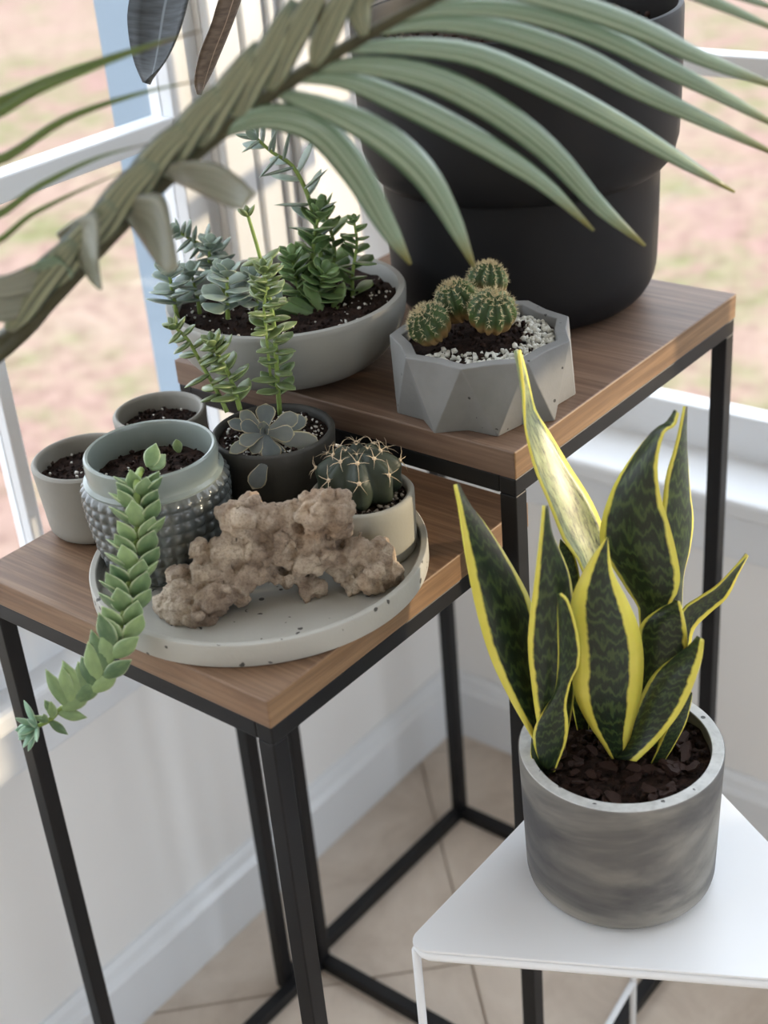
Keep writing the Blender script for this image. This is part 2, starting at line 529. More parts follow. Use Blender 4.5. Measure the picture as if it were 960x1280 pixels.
table('nesting_table', 'taller wood-topped square table with black metal frame, carrying the big black planter', FB, 0.3815, 0.3815, ZB, M['wood_tall'])

# ------------------------------------------------------------------ white triangular side table
ZW = 0.50
WA, WK, WR = atz(497, 1187, ZW), atz(795, 878, ZW), atz(1138, 1238, ZW)
wc = (WA + WK + WR)/3
def tri_outline(scale, r, n=6):
    P = [wc + (p - wc)*scale for p in (WA, WR, WK)]
    out = []
    for i in range(3):
        p, a, b = P[i], P[i-1], P[(i+1) % 3]
        da, db = (a - p).normalized(), (b - p).normalized()
        d = r/math.tan(PI/6)
        cen = p + (da + db).normalized()*(r/math.sin(PI/6))
        s, e = p + da*d - cen, p + db*d - cen
        for k in range(n + 1):
            u = k/n
            v = s.lerp(e, u).normalized()*r
            out.append(cen + v)
    return out
wt = thing('side_table', 'white metal triangular side table under the snake plant', 'table', V((wc.x, wc.y, 0)))
ol = tri_outline(1.0, 0.014)
il = tri_outline(0.995, 0.0125)
n = len(ol)
vs = [p - V((0, 0, 0.0026)) for p in il] + [V((p.x, p.y, ZW)) for p in il]
bevel(part('tabletop', wt, vs, [tuple(range(n-1, -1, -1)), tuple(range(n, 2*n))] + [(i, (i+1) % n, (i+1) % n + n, i + n) for i in range(n)], M['white_metal'], False), 0.0008)
# rim rod below the sheet
rim = [p - V((0, 0, 0.0065)) for p in tri_outline(0.985, 0.014)]
vs, fs = tube_vf(rim + [rim[0], rim[1]], 0.0038, 8)
part('rim_rod', wt, vs, fs, M['white_metal'])
for p in (WA, WK, WR):
    q = wc + (p - wc)*0.93
    vs, fs = tube_vf([V((q.x, q.y, ZW - 0.006)), V((q.x, q.y, ZW*0.5)), V((q.x, q.y, 0.0))], 0.0036, 8)
    part('leg', wt, vs, fs, M['white_metal'])
qk, ql = wc + (WK - wc)*0.93, wc + (WA - wc)*0.93
vs, fs = tube_vf([V((qk.x, qk.y, 0.138)), V((ql.x, ql.y, 0.03))], 0.0036, 8)
part('brace', wt, vs, fs, M['white_metal'])

# ------------------------------------------------------------------ materials of the pots and plants
M['soil'] = None
def mat_soil():
    k = NT('potting_soil', 0.9, 0.2); o = k.obj()
    f = k.noise(o, 140, 5, 0.7); f2 = k.noise(o, 480, 3, 0.6)
    cc = k.ramp(f, [(0.35, g((22, 15, 13))), (0.6, g((52, 37, 31))), (0.8, g((82, 62, 52)))])
    k.base(cc); k.bump(f2, 0.8, 0.002); return k.m
M['soil'] = mat_soil()
M['perlite'] = mat_plain('perlite', g((226, 224, 218)), 0.85, 0.2, 0.05, 200)
M['pebble'] = mat_plain('white_pebble', g((214, 214, 206)), 0.75, 0.3, 0.08, 120, 0.2)
M['gravel'] = mat_plain('grey_gravel', g((150, 142, 132)), 0.8, 0.3, 0.25, 90, 0.2)
M['bark'] = mat_plain('bark', g((54, 36, 30)), 0.7, 0.25, 0.5, 90, 0.5)
M['planter'] = mat_plain('matte_black', g((22, 22, 24)), 0.55, 0.22, 0.03, 20)
M['bowl'] = mat_concrete('pale_bowl', g((149, 149, 144)), 0.06, 9, 0.5, 0, 0.4, 0.05)
M['grey_pot'] = mat_concrete('grey_pot', g((147, 145, 138)), 0.07, 16, 0.65)
M['dark_pot'] = mat_concrete('dark_pot', g((67, 66, 62)), 0.22, 14, 0.65)
M['cactus_pot'] = mat_concrete('pale_grey_pot', g((153, 151, 141)), 0.05, 16, 0.6)
M['tray'] = mat_concrete('tray', g((171, 169, 161)), 0.05, 12, 0.5, 0.22)
M['faceted'] = mat_concrete('faceted_concrete', g((126, 126, 125)), 0.12, 22, 0.65, 0.14)

def mat_marbled():
    k = NT('marbled_concrete', 0.62, 0.35); o = k.obj()
    v = k.mapping(o, scale=(1, 1, 3.0), rot=(0.2, 0.3, 0))
    f = k.noise(v, 5.0, 5, 0.55, 0.5); f2 = k.noise(o, 60, 4, 0.6)
    cc = k.ramp(f, [(0.36, g((68, 68, 71))), (0.45, g((100, 98, 96))), (0.53, g((134, 131, 124))), (0.66, g((161, 157, 150)))])
    cc = k.mix(k.math('MULTIPLY', f2, 0.35), cc, g((115, 113, 108)))
    k.base(cc); k.bump(k.noise(o, 350, 2), 0.12, 0.0008); return k.m
M['marbled'] = mat_marbled()
M['marble_rim'] = mat_concrete('ground_rim', g((204, 206, 206)), 0.16, 120, 0.55, 0.2)

def mat_glaze():
    k = NT('blue_grey_glaze', 0.16, 0.6); o = k.obj()
    f = k.noise(o, 25, 4, 0.6, 0.5)
    k.base(k.ramp(f, [(0.3, g((77, 82, 83))), (0.55, g((98, 102, 100))), (0.75, g((123, 123, 114)))])); return k.m
M['glaze'] = mat_glaze()
M['glaze_lip'] = mat_plain('pale_blue_glaze', g((134, 143, 138)), 0.22, 0.55, 0.06, 30)

def mat_rock():
    k = NT('porous_rock', 0.9, 0.2); o = k.obj()
    f = k.noise(o, 28, 6, 0.7, 0.4); f2 = k.noise(o, 520, 4, 0.7); f3 = k.noise(o, 12, 3)
    cc = k.ramp(f, [(0.3, g((109, 91, 77))), (0.47, g((163, 146, 129))), (0.68, g((203, 189, 169)))])
    cc = k.mix(k.ramp(f3, [(0.52, (0, 0, 0)), (0.68, (0.55, 0.55, 0.55))]), cc, g((180, 135, 88)))
    cc = k.mix(k.ramp(f2, [(0.36, (0.45, 0.45, 0.45)), (0.5, (0, 0, 0))]), cc, g((93, 77, 66)))
    k.base(cc); k.bump(f2, 0.7, 0.002); return k.m
M['rock'] = mat_rock()
M['leaf_trail'] = mat_leaf('leaf_trailing', g((77, 104, 73)), g((139, 163, 112)), 0.36, g((171, 184, 145)))
M['leaf_trail_tip'] = mat_leaf('leaf_trailing_tip', g((101, 138, 114)), g((145, 174, 147)), 0.42, g((174, 195, 171)))
M['leaf_jade'] = mat_leaf('leaf_green', g((75, 95, 57)), g((114, 130, 84)), 0.3, g((134, 149, 103)))
M['leaf_green'] = mat_leaf('leaf_deep_green', g((69, 95, 57)), g((112, 138, 86)), 0.32, g((134, 154, 106)))
M['leaf_grey'] = mat_leaf('leaf_blue_grey', g((103, 121, 110)), g((141, 156, 145)), 0.45, g((161, 171, 158)))
M['leaf_eche'] = mat_leaf('leaf_echeveria', g((84, 93, 95)), g((115, 119, 114)), 0.42, g((180, 169, 138)))
M['stem'] = mat_plain('green_stem', g((128, 150, 78)), 0.5, 0.4, 0.15, 60)
M['stem_brown'] = mat_plain('brown_stem', g((118, 104, 66)), 0.7, 0.3, 0.2, 60)
M['cactus_dark'] = mat_plain('cactus_skin', g((46, 54, 42)), 0.5, 0.35, 0.18, 50, 0.1)
M['spine'] = mat_plain('spine', g((206, 186, 158)), 0.6, 0.3, 0.15, 100)
M['wool'] = mat_plain('areole_wool', g((222, 212, 192)), 0.9, 0.1, 0.08, 200)
M['frond_spine'] = mat_plain('short_spine', g((196, 184, 152)), 0.7, 0.2, 0.2, 100)

def mat_globe():
    k = NT('cactus_globe', 0.5, 0.35); o = k.obj()
    sx = k.n('ShaderNodeSeparateXYZ'); k.l(o, sx.inputs[0])
    f = k.noise(o, 60, 4)
    cc = k.ramp(f, [(0.3, g((35, 54, 28))), (0.7, g((66, 91, 45)))])
    low = k.ramp(k.math('ADD', sx.outputs['Z'], k.math('MULTIPLY', f, 0.012)), [(0.0, (1, 1, 1)), (0.006, (0, 0, 0))])
    k.base(k.mix(low, cc, g((132, 107, 68)))); return k.m
M['globe'] = mat_globe()

def mat_snake(name, th, pale=0.0):
    """UV x across 0..1, y along 0..1"""
    k = NT(name, 0.36, 0.5); uv = k.n('ShaderNodeTexCoord').outputs['UV']
    sx = k.n('ShaderNodeSeparateXYZ'); k.l(uv, sx.inputs[0])
    o = k.obj()
    e = k.math('MULTIPLY', k.math('ABSOLUTE', k.math('SUBTRACT', sx.outputs['X'], 0.5)), 2.0)
    e = k.math('ADD', e, k.math('MULTIPLY', k.math('SUBTRACT', k.noise(k.mapping(uv, scale=(3, 14, 1)), 1.5, 3), 0.5), 0.16))
    mar = k.ramp(e, [(th - 0.035, (0, 0, 0)), (th + 0.035, (1, 1, 1))])
    wv = k.n('ShaderNodeTexWave', wave_type='BANDS', bands_direction='Y', Scale=3.4, Distortion=9.0, Detail=5.0)
    wv.inputs['Detail Scale'].default_value = 2.2
    k.l(k.mapping(uv, scale=(1.0, 1.6, 1)), wv.inputs['Vector'])
    sp = k.noise(k.mapping(uv, scale=(22, 60, 1)), 2.0, 3)
    dark, mid, lit = g((24, 36, 25)), g((62, 78, 42)), g((150, 160, 96))
    cc = k.ramp(wv.outputs['Fac'], [(0.30, dark), (0.65, g((34, 50, 32))), (0.95, mid)])
    cc = k.mix(k.math('MULTIPLY', k.ramp(sp, [(0.5, (0, 0, 0)), (0.75, (1, 1, 1))]), 0.30), cc, mid)
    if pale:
        cc = k.mix(k.math('MULTIPLY', k.ramp(k.noise(k.mapping(uv, scale=(7, 9, 1)), 2.0, 6, 0.75), [(0.36, (0, 0, 0)), (0.56, (1, 1, 1))]), pale), cc, g((184, 192, 138)))  # leaf mottling, paled further to hold sunlight and glare in the colour
    yel = k.mix(k.noise(o, 40, 3), g((208, 200, 66)), g((236, 226, 112)))
    k.base(k.mix(mar, cc, yel))
    k.b.inputs['Subsurface Weight'].default_value = 0.08
    k.b.inputs['Subsurface Scale'].default_value = 0.003
    k.bump(k.noise(k.mapping(uv, scale=(26, 3, 1)), 2.0, 2), 0.15, 0.0008)
    return k.m
M['snake'] = mat_snake('snake_leaf', 0.84)
M['snake_wide'] = mat_snake('snake_leaf_wide_margin', 0.56)
M['snake_mid'] = mat_snake('snake_leaf_mid_margin', 0.76)
M['snake_pale'] = mat_snake('snake_leaf_mottled', 0.86, 0.65)  # mottled leaf with sun and window glare painted into its pale tone

# ------------------------------------------------------------------ shared leaf shapes
def fat_leaf(name, mat, wprof, tprof, curve=0.0, cup=0.0, rings=7, seg=8, keel=0.0):
    """unit leaf along +x (0..1), width 1 in y, thickness 1 in z, tip and base closed"""
    vs, fs, rim = [], [], []
    for i in range(rings + 1):
        t = i/rings
        w = lerp_list(wprof, t)*0.5; h = lerp_list(tprof, t)*0.5
        for k in range(seg):
            a = 2*PI*k/seg
            y = w*math.cos(a); z = h*math.sin(a)
            z += cup*(abs(math.cos(a))**2)*w*2 - keel*(1 - abs(math.cos(a)))*w + curve*t*t
            vs.append(V((t, y, z))); rim.append(abs(math.cos(a)) if t < 0.97 else 1.0)
    for i in range(rings):
        for k in range(seg):
            a, b = i*seg + k, i*seg + (k+1) % seg
            fs.append((a, b, b + seg, a + seg))
    fs.append(tuple(range(seg - 1, -1, -1))); fs.append(tuple(range(rings*seg, (rings+1)*seg)))
    me = mesh(name, vs, fs, mat)
    at_ = me.attributes.new('rim', 'FLOAT', 'POINT')
    at_.data.foreach_set('value', [r**6 for r in rim])
    return me
W_OVAL = [0.34, 0.66, 0.90, 1.0, 0.96, 0.74, 0.38, 0.03]
W_LONG = [0.30, 0.58, 0.84, 0.98, 1.0, 0.88, 0.58, 0.06]
W_SPOON = [0.34, 0.42, 0.55, 0.74, 0.94, 1.0, 0.80, 0.06]
T_FAT = [0.55, 0.9, 1.0, 1.0, 0.9, 0.7, 0.4, 0.05]
LEAF = {
    'trail': fat_leaf('leaf', M['leaf_trail'], W_OVAL, T_FAT, 0.10, 0.10),
    'trail_tip': fat_leaf('leaf', M['leaf_trail_tip'], W_LONG, T_FAT, 0.08, 0.06),
    'jade': fat_leaf('leaf', M['leaf_jade'], W_LONG, T_FAT, 0.06, 0.06),
    'green': fat_leaf('leaf', M['leaf_green'], W_SPOON, T_FAT, 0.05, 0.08),
    'grey': fat_leaf('leaf', M['leaf_grey'], W_SPOON, T_FAT, 0.05, 0.08),
    'greylong': fat_leaf('leaf', M['leaf_grey'], W_LONG, T_FAT, 0.08, 0.08),
    'eche': fat_leaf('leaf', M['leaf_eche'], W_SPOON, T_FAT, 0.10, 0.22),
}
def leaf_bt(parent, kind, B, T, w, th=0.0035, nh=None):
    """leaf from base B to tip T"""
    X = T - B
    if nh is None: nh = V((0, -0.5, 1))
    return put('leaf', parent, LEAF[kind], xform(B, X, nh, X.length, w, th))

def stem_plant(thing_, pts, r0, r1, kind, n, ln, wd, th=0.004, t0=0.1, t1=1.0, mix=(0.9, 0.3, 0.25), decussate=False,
               mat='stem', tipn=5, tiplen=0.6, seed=1, up=UP, ang0=0.0, tipkind=None):
    """a stem with leaves on it; mix = radial, along, up"""
    rnd = random.Random(seed)
    sp = spline(pts, 24)
    vs, fs = tube_vf(sp, [r0 + (r1 - r0)*i/24 for i in range(25)], 7)
    st = part('stem', thing_, vs, fs, M[mat])
    ref = (sp[1] - sp[0]).normalized().orthogonal()
    for i in range(n):
        t = t0 + (t1 - t0)*(i + 0.5)/n
        u = t*24; k = min(int(u), 23); f = u - k
        P = sp[k].lerp(sp[k+1], f); T = (sp[k+1] - sp[k]).normalized()
        ref = (ref - T*ref.dot(T)).normalized()
        if decussate: a = ang0 + (i % 2)*PI + (i//2)*PI/2 + rnd.uniform(-0.25, 0.25)
        else: a = ang0 + i*2.39996 + rnd.uniform(-0.2, 0.2)
        R = Matrix.Rotation(a, 3, T) @ ref
        D = (R*mix[0] + T*mix[1] + up*mix[2] + V((rnd.uniform(-.12, .12), rnd.uniform(-.12, .12), rnd.uniform(-.12, .12)))).normalized()
        taper = 1.0 if t < 0.8 else 1 - (t - 0.8)*1.6
        L = (lerp_list(ln, t) if isinstance(ln, list) else ln)*rnd.uniform(0.85, 1.12)*taper
        W_ = (lerp_list(wd, t) if isinstance(wd, list) else wd)*rnd.uniform(0.9, 1.1)*taper
        Z = T if abs(T.dot(D)) < 0.9 else R
        put('leaf', st, LEAF[kind], xform(P, D, Z, L, W_, th))
    T = (sp[-1] - sp[-2]).normalized(); ref = (ref - T*ref.dot(T)).normalized()
    L = (ln[-1] if isinstance(ln, list) else ln)*tiplen; W_ = (wd[-1] if isinstance(wd, list) else wd)*tiplen
    for i in range(tipn):
        R = Matrix.Rotation(i*2.39996 + 0.7, 3, T) @ ref
        s = 0.5 + 0.5*i/max(1, tipn - 1)
        D = (T*(1.25 - 0.6*s) + R*s).normalized()
        put('leaf', st, LEAF[tipkind or kind], xform(sp[-1], D, T if s > 0.6 else R, L*(0.7 + 0.5*s), W_*(0.8 + 0.3*s), th*0.8))
    return st

def soil_disc(parent, C, r, z, bump=0.004, dome=0.0, seed=0, n=40, rings=14, mat='soil'):
    vs, fs = [], []
    for i in range(rings + 1):
        rr = r*i/rings
        for k in range(n):
            a = 2*PI*k/n
            x, y = C.x + rr*math.cos(a), C.y + rr*math.sin(a)
            h = noise.noise(V((x*70 + seed, y*70, seed))) + 0.6*noise.noise(V((x*190, y*190, seed + 3)))
            vs.append(V((x, y, z + bump*h + dome*(1 - (i/rings)**2))))
    for i in range(rings):
        for k in range(n):
            a, b = i*n + k, i*n + (k+1) % n
            fs.append((a, b, b + n, a + n))
    return part('soil', parent, vs, fs, M[mat])

def crumbs(name, parent, C, r, z, count, smin, smax, mat, seed=0, r0=0.0, dome=0.0, sector=None, flat=0.7):
    """many small lumps joined into one mesh"""
    rnd = random.Random(seed)
    vs, fs = [], []
    for i in range(count):
        rr = math.sqrt(rnd.uniform((r0/r)**2, 1))*r
        a = rnd.uniform(0, 2*PI) if sector is None else rnd.uniform(*sector)
        s = rnd.uniform(smin, smax)
        P = V((C.x + rr*math.cos(a), C.y + rr*math.sin(a), z + dome*(1 - (rr/r)**2) + s*0.35 + rnd.uniform(-.3, .6)*s))
        R = Matrix.Rotation(rnd.uniform(0, 6), 3, V((rnd.uniform(-1, 1), rnd.uniform(-1, 1), rnd.uniform(-1, 1))).normalized())
        k = len(vs)
        sc = V((s*rnd.uniform(.7, 1.2), s*rnd.uniform(.7, 1.2), s*flat*rnd.uniform(.7, 1.2)))
        for q in ((1, 0, 0), (-1, 0, 0), (0, 1, 0), (0, -1, 0), (0, 0, 1), (0, 0, -1), (.62, .62, .5), (-.62, .6, .5), (.6, -.62, .5), (-.6, -.6, .5)):
            v = V(q); v = V((v.x*sc.x, v.y*sc.y, v.z*sc.z)); vs.append(P + R @ v)
        for q in ((4, 6, 7), (4, 7, 9), (4, 9, 8), (4, 8, 6), (0, 6, 8), (2, 7, 6), (1, 9, 7), (3, 8, 9), (0, 2, 6), (2, 1, 7), (1, 3, 9), (3, 0, 8),
                  (5, 2, 0), (5, 1, 2), (5, 3, 1), (5, 0, 3)):
            fs.append(tuple(k + x for x in q))
    return part(name, parent, vs, fs, M[mat], True, None, 'stuff')

# ------------------------------------------------------------------ big black planter with a rubber plant
PC = V((0.1574, 1.3250, ZB))
pt = thing('potted_rubber_plant', 'large matte black two-tier planter standing on the taller wooden table', 'plant', PC)
prof = [(0.02, 0), (0.098, 0)]
for i in range(1, 9):
    a = i/8*PI/2
    prof.append((0.098 + 0.031*math.sin(a), 0.042 - 0.042*math.cos(a)))
prof += [(0.1300, 0.075), (0.1305, 0.110), (0.1305, 0.1275), (0.1312, 0.1300), (0.1345, 0.1315), (0.1430, 0.1410), (0.1472, 0.1580), (0.1485, 0.182), (0.1490, 0.225), (0.1492, 0.2690),
         (0.1482, 0.2725), (0.1462, 0.2735), (0.1440, 0.2725), (0.1430, 0.269), (0.1425, 0.20), (0.130, 0.15), (0.01, 0.15)]
part('pot', pt, *lathe_vf(PC, prof, 96), M['planter'])
soil_disc(pt, PC, 0.143, PC.z + 0.243, 0.007, 0.004, 5, 56, 18)
crumbs('soil_crumbs', pt, PC, 0.138, PC.z + 0.246, 260, 0.002, 0.0055, 'bark', 3)
# trunk and a drooping branch above the frame
tr = spline([PC + V((-.01, .01, .24)), PC + V((-.03, .01, .42)), PC + V((-.02, .03, .62)), PC + V((-.04, .02, .80))], 16)
vs, fs = tube_vf(tr, [0.010 - 0.004*i/16 for i in range(17)], 9)
part('trunk', pt, vs, fs, M['stem_brown'])
tipA, tipB = at(176, 101, 1.16), at(246, 116, 1.19)
baseA, baseB = at(225, -60, 1.19), at(318, -70, 1.22)
for bp in (baseA, baseB):
    br = spline([PC + V((-.03, .02, .50)), (PC + V((-.06, -.02, .54))).lerp(bp, 0.5) + V((0, 0, .06)), bp], 14)
    vs, fs = tube_vf(br, 0.0025, 6)
    part('branch', pt, vs, fs, M['stem_brown'])
def blade(parent, name, stations, mat, fold=0.0, across=6, thick=0.0012, samples=18, uv=True, bulge=None):
    """stations: list of (left point, right point) from tip to base; fold lifts the middle towards the eye"""
    Ls = spline([s[0] for s in stations], samples); Rs = spline([s[1] for s in stations], samples)
    eye = V((0, 0, H))
    vs, uvs, fs = [], [], []
    for i in range(samples + 1):
        a, b = Ls[i], Rs[i]
        w = (b - a).length
        mid = (a + b)/2
        t0, t1 = (Ls[max(i-1, 0)] + Rs[max(i-1, 0)])/2, (Ls[min(i+1, samples)] + Rs[min(i+1, samples)])/2
        nrm = (b - a).cross(t1 - t0)
        nrm = nrm.normalized() if nrm.length > 1e-9 else (eye - mid).normalized()
        if nrm.dot(eye - mid) < 0: nrm = -nrm
        for k in range(across + 1):
            u = k/across
            vs.append(a.lerp(b, u) + nrm*(fold*w*(1 - (2*u - 1)**2)))
            uvs.append((u, i/samples))
    m = across + 1
    for i in range(samples):
        for k in range(across):
            fs.append((i*m + k, i*m + k + 1, (i+1)*m + k + 1, (i+1)*m + k))
    o = part(name, parent, vs, fs, mat, True, uvs)
    sd_ = o.modifiers.new('solid', 'SOLIDIFY'); sd_.thickness = thick; sd_.offset = 0
    return o
def mat_rubber(name, c1, c2):
    k = NT(name, 0.5, 0.35); uv = k.n('ShaderNodeTexCoord').outputs['UV']
    sx = k.n('ShaderNodeSeparateXYZ'); k.l(uv, sx.inputs[0])
    e = k.math('ABSOLUTE', k.math('SUBTRACT', sx.outputs['X'], 0.5))
    vein = k.noise(k.mapping(uv, scale=(2, 30, 1), rot=(0, 0, 0.5)), 1.2, 2)
    cc = k.ramp(vein, [(0.35, c1), (0.7, c2)])
    cc = k.mix(k.ramp(e, [(0.012, (1, 1, 1)), (0.03, (0, 0, 0))]), cc, tuple(min(1, x*2.2) for x in c2))
    k.base(cc); return k.m
M['rubber'] = mat_rubber('rubber_leaf', g((46, 50, 54)), g((72, 78, 82)))
M['rubber_brown'] = mat_rubber('rubber_leaf_underside', g((92, 78, 66)), g((118, 102, 88)))
def st(lst, Y0, Y1, dY=0.0):
    n = len(lst) - 1
    return [(at(a[0], a[1], Y0 + (Y1 - Y0)*i/n), at(a[2], a[3], Y0 + (Y1 - Y0)*i/n + dY)) for i, a in enumerate(lst)]
blade(pt, 'leaf', st([(179, 103, 180, 103), (168, 78, 204, 80), (161, 45, 222, 45), (160, 10, 234, 5), (172, -30, 240, -30), (205, -62, 228, -60)], 1.16, 1.20, -0.03), M['rubber'], -0.16)
blade(pt, 'leaf', st([(247, 118, 248, 118), (243, 100, 262, 96), (250, 65, 278, 60), (264, 30, 292, 25), (275, -5, 304, -10), (300, -62, 318, -62)], 1.19, 1.22, 0.02), M['rubber_brown'], 0.12)

# ------------------------------------------------------------------ snake plant
SC = V((0.1684, 0.8735, ZW)); SR, SH = 0.0800, 0.1290
sn = thing('potted_snake_plant', 'snake plant with yellow-edged leaves in a grey marbled cylinder pot', 'plant', SC)
part('pot', sn, *lathe_vf(SC, pot_prof(SR*0.955, SR, SH - 0.0006, 0.0105, 0.02, 0.012, 0.0008), 96), M['marbled'])
vs, fs = lathe_vf(SC, [(SR - 0.0100, SH - 0.0008), (SR - 0.0098, SH), (SR - 0.0012, SH), (SR - 0.0004, SH - 0.0012)], 96, None, False)
part('rim', sn, vs, fs, M['marble_rim'])
ZS = SC.z + SH - 0.012
soil_disc(sn, SC, SR - 0.0105, ZS, 0.005, 0.003, 2, 48, 14)
crumbs('soil_crumbs', sn, SC, SR - 0.014, ZS + 0.002, 320, 0.0012, 0.0035, 'soil', 8)
rnd = random.Random(4)
chips = []
for q in range(4):
    vs = []
    for a in range(7):
        th = 2*PI*a/7; rr = rnd.uniform(0.6, 1.0)
        vs.append(V((math.cos(th)*rr, math.sin(th)*rr*0.6, rnd.uniform(-.12, .12))))
    vs += [v + V((rnd.uniform(-.06, .06), rnd.uniform(-.06, .06), 0.25)) for v in vs]
    chips.append(mesh('bark_chip', vs, [tuple(range(6, -1, -1)), tuple(range(7, 14))] + [(a, (a+1) % 7, (a+1) % 7 + 7, a + 7) for a in range(7)], M['bark'], False))
for q in range(95):
    rr = math.sqrt(rnd.random())*(SR - 0.019); a = rnd.uniform(0, 2*PI)
    P = V((SC.x + rr*math.cos(a), SC.y + rr*math.sin(a), ZS + rnd.uniform(0.003, 0.0075)))
    s = rnd.uniform(0.004, 0.0105)
    put('bark_chip', sn, chips[q % 4], xform(P, V((rnd.uniform(-1, 1), rnd.uniform(-1, 1), rnd.uniform(-.35, .35))), V((rnd.uniform(-.6, .6), rnd.uniform(-.6, .6), 1)), s, s, s))

def snake(lst, mat, lean=0.0, dY=0.0, fold=0.10, thick=0.0015, baseY=None):
    """lst px left/right pairs tip -> base; the base stands in the soil; lean = how far the tip is behind the base"""
    b = lst[-1]
    Yb = baseY if baseY else atz((b[0] + b[2])/2, (b[1] + b[3])/2, ZS).y
    n = len(lst) - 1
    y0, y1 = lst[0][1], b[1]
    S = []
    for a in lst:
        t = (y1 - (a[1] + a[3])/2)/(y1 - y0)
        Y = Yb + lean*t
        S.append((at(a[0], a[1], Y - dY/2), at(a[2], a[3], Y + dY/2)))
    return blade(sn, 'leaf', S, mat, fold, 8, thick, 30)
# back row first
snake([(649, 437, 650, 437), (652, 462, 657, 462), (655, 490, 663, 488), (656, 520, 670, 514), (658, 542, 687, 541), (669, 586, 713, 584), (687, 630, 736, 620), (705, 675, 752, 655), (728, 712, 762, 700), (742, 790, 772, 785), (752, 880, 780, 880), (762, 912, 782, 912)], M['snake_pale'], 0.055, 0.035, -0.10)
snake([(855, 508, 856, 508), (849, 538, 857, 540), (842, 565, 859, 575), (832, 600, 862, 615), (828, 650, 866, 652), (833, 690, 861, 690), (836, 730, 853, 725), (832, 800, 850, 800), (822, 870, 840, 870), (818, 908, 834, 908)], M['snake'], 0.03, 0.02, 0.08)
snake([(700, 674, 701, 674), (697, 700, 718, 695), (698, 740, 726, 735), (703, 800, 730, 800), (715, 880, 735, 880), (722, 915, 736, 915)], M['snake'], 0.015, 0.0, 0.1)
snake([(846, 513, 848, 516), (832, 530, 843, 532), (814, 542, 830, 541), (789, 573, 822, 577), (767, 608, 825, 617), (753, 648, 838, 660), (751, 680, 847, 698), (766, 708, 850, 722), (786, 740, 846, 742), (800, 768, 836, 764), (796, 840, 826, 840), (790, 900, 815, 900), (788, 922, 808, 922)], M['snake'], 0.02, -0.02, 0.10)
snake([(934, 693, 935, 694), (917, 711, 923, 717), (895, 733, 909, 746), (872, 748, 888, 765), (854, 762, 868, 786), (845, 795, 862, 812), (834, 850, 850, 860), (826, 900, 838, 905)], M['snake_mid'], 0.0, 0.012, -0.1)
snake([(568, 606, 569, 606), (573, 632, 587, 632), (577, 660, 606, 655), (583, 700, 637, 703), (596, 765, 664, 755), (613, 822, 672, 812), (636, 871, 682, 862), (660, 913, 690, 905), (680, 945, 698, 940)], M['snake_mid'], 0.02, 0.03, 0.08)
snake([(679, 632, 680, 632), (675, 672, 690, 668), (668, 728, 712, 722), (660, 800, 719, 795), (665, 860, 718, 860), (673, 912, 710, 912), (684, 952, 702, 952)], M['snake'], 0.0, 0.02, 0.12)
snake([(847, 752, 849, 752), (822, 763, 855, 772), (800, 784, 859, 796), (797, 830, 858, 830), (797, 880, 846, 880), (800, 925, 828, 925), (802, 938, 824, 938)], M['snake'], 0.0, -0.02, 0.10)
snake([(864, 864, 865, 866), (848, 885, 863, 880), (833, 912, 856, 905), (820, 940, 840, 935), (812, 957, 826, 957)], M['snake'], 0.0, 0.0, 0.1)
snake([(758, 672, 759, 672), (739, 697, 765, 712), (718, 737, 783, 748), (713, 768, 798, 784), (716, 815, 804, 822), (717, 862, 801, 868), (732, 898, 791, 908), (752, 928, 785, 932), (766, 950, 780, 950)], M['snake_wide'], -0.005, 0.0, 0.13)
snake([(878, 799, 879, 800), (852, 815, 877, 822), (820, 840, 871, 845), (803, 868, 861, 870), (790, 902, 845, 898), (776, 935, 820, 928), (760, 954, 795, 952)], M['snake_mid'], -0.012, -0.03, 0.12)
snake([(700, 742, 701, 742), (698, 757, 711, 753), (698, 790, 723, 795), (698, 830, 724, 828), (694, 866, 714, 852), (680, 888, 708, 880), (668, 912, 710, 900), (669, 938, 708, 925), (680, 966, 694, 964)], M['snake'], -0.012, -0.012, 0.12)
snake([(664, 928, 665, 928), (664, 945, 673, 940), (673, 963, 682, 960)], M['snake'], 0.0, 0.0, 0.1, 0.0015)

# ------------------------------------------------------------------ faceted concrete planter with four globe cacti
FC = V((0.0938, 1.0962, ZB)); FR, FH = 0.0770, 0.0600
fp = thing('potted_cactus', 'cluster of four ribbed green globe cacti in a faceted grey concrete pot with white pebbles', 'plant', FC)
N8 = 9
vs, fs = [], []
off = math.radians(12)
def ringp(r, z, a): return FC + V((r*math.cos(a), r*math.sin(a), z))
top, bot = [], []
for i in range(N8):
    a = off + i*2*PI/N8
    top += [len(vs), len(vs) + 1]
    vs += [ringp(FR*1.0, FH, a), ringp(FR*0.905, FH, a + PI/N8)]
for i in range(N8):
    a = off + i*2*PI/N8
    bot += [len(vs), len(vs) + 1]
    vs += [ringp(FR*0.835, 0, a), ringp(FR*1.0, 0.000, a + PI/N8)]      # bottom corner sits below the middle of a rim side
m2 = 2*N8
for i in range(N8):
    T, Mi, Tn = top[2*i], top[2*i+1], top[(2*i+2) % m2]
    N_, B_, Nn = bot[2*i], bot[2*i+1], bot[(2*i+2) % m2]
    fs += [(T, B_, Mi), (Mi, B_, Tn), (T, N_, B_), (Tn, B_, Nn)]
fs.append(tuple(reversed(bot)))
inner = []
for k in range(m2):
    p = vs[top[k]]; q = FC + (p - FC)*0.86; q.z = FC.z + FH
    inner.append(len(vs)); vs.append(V((q.x, q.y, q.z)))
for k in range(m2):
    a, b = k, (k+1) % m2
    fs.append((top[a], top[b], inner[b], inner[a]))
low = []
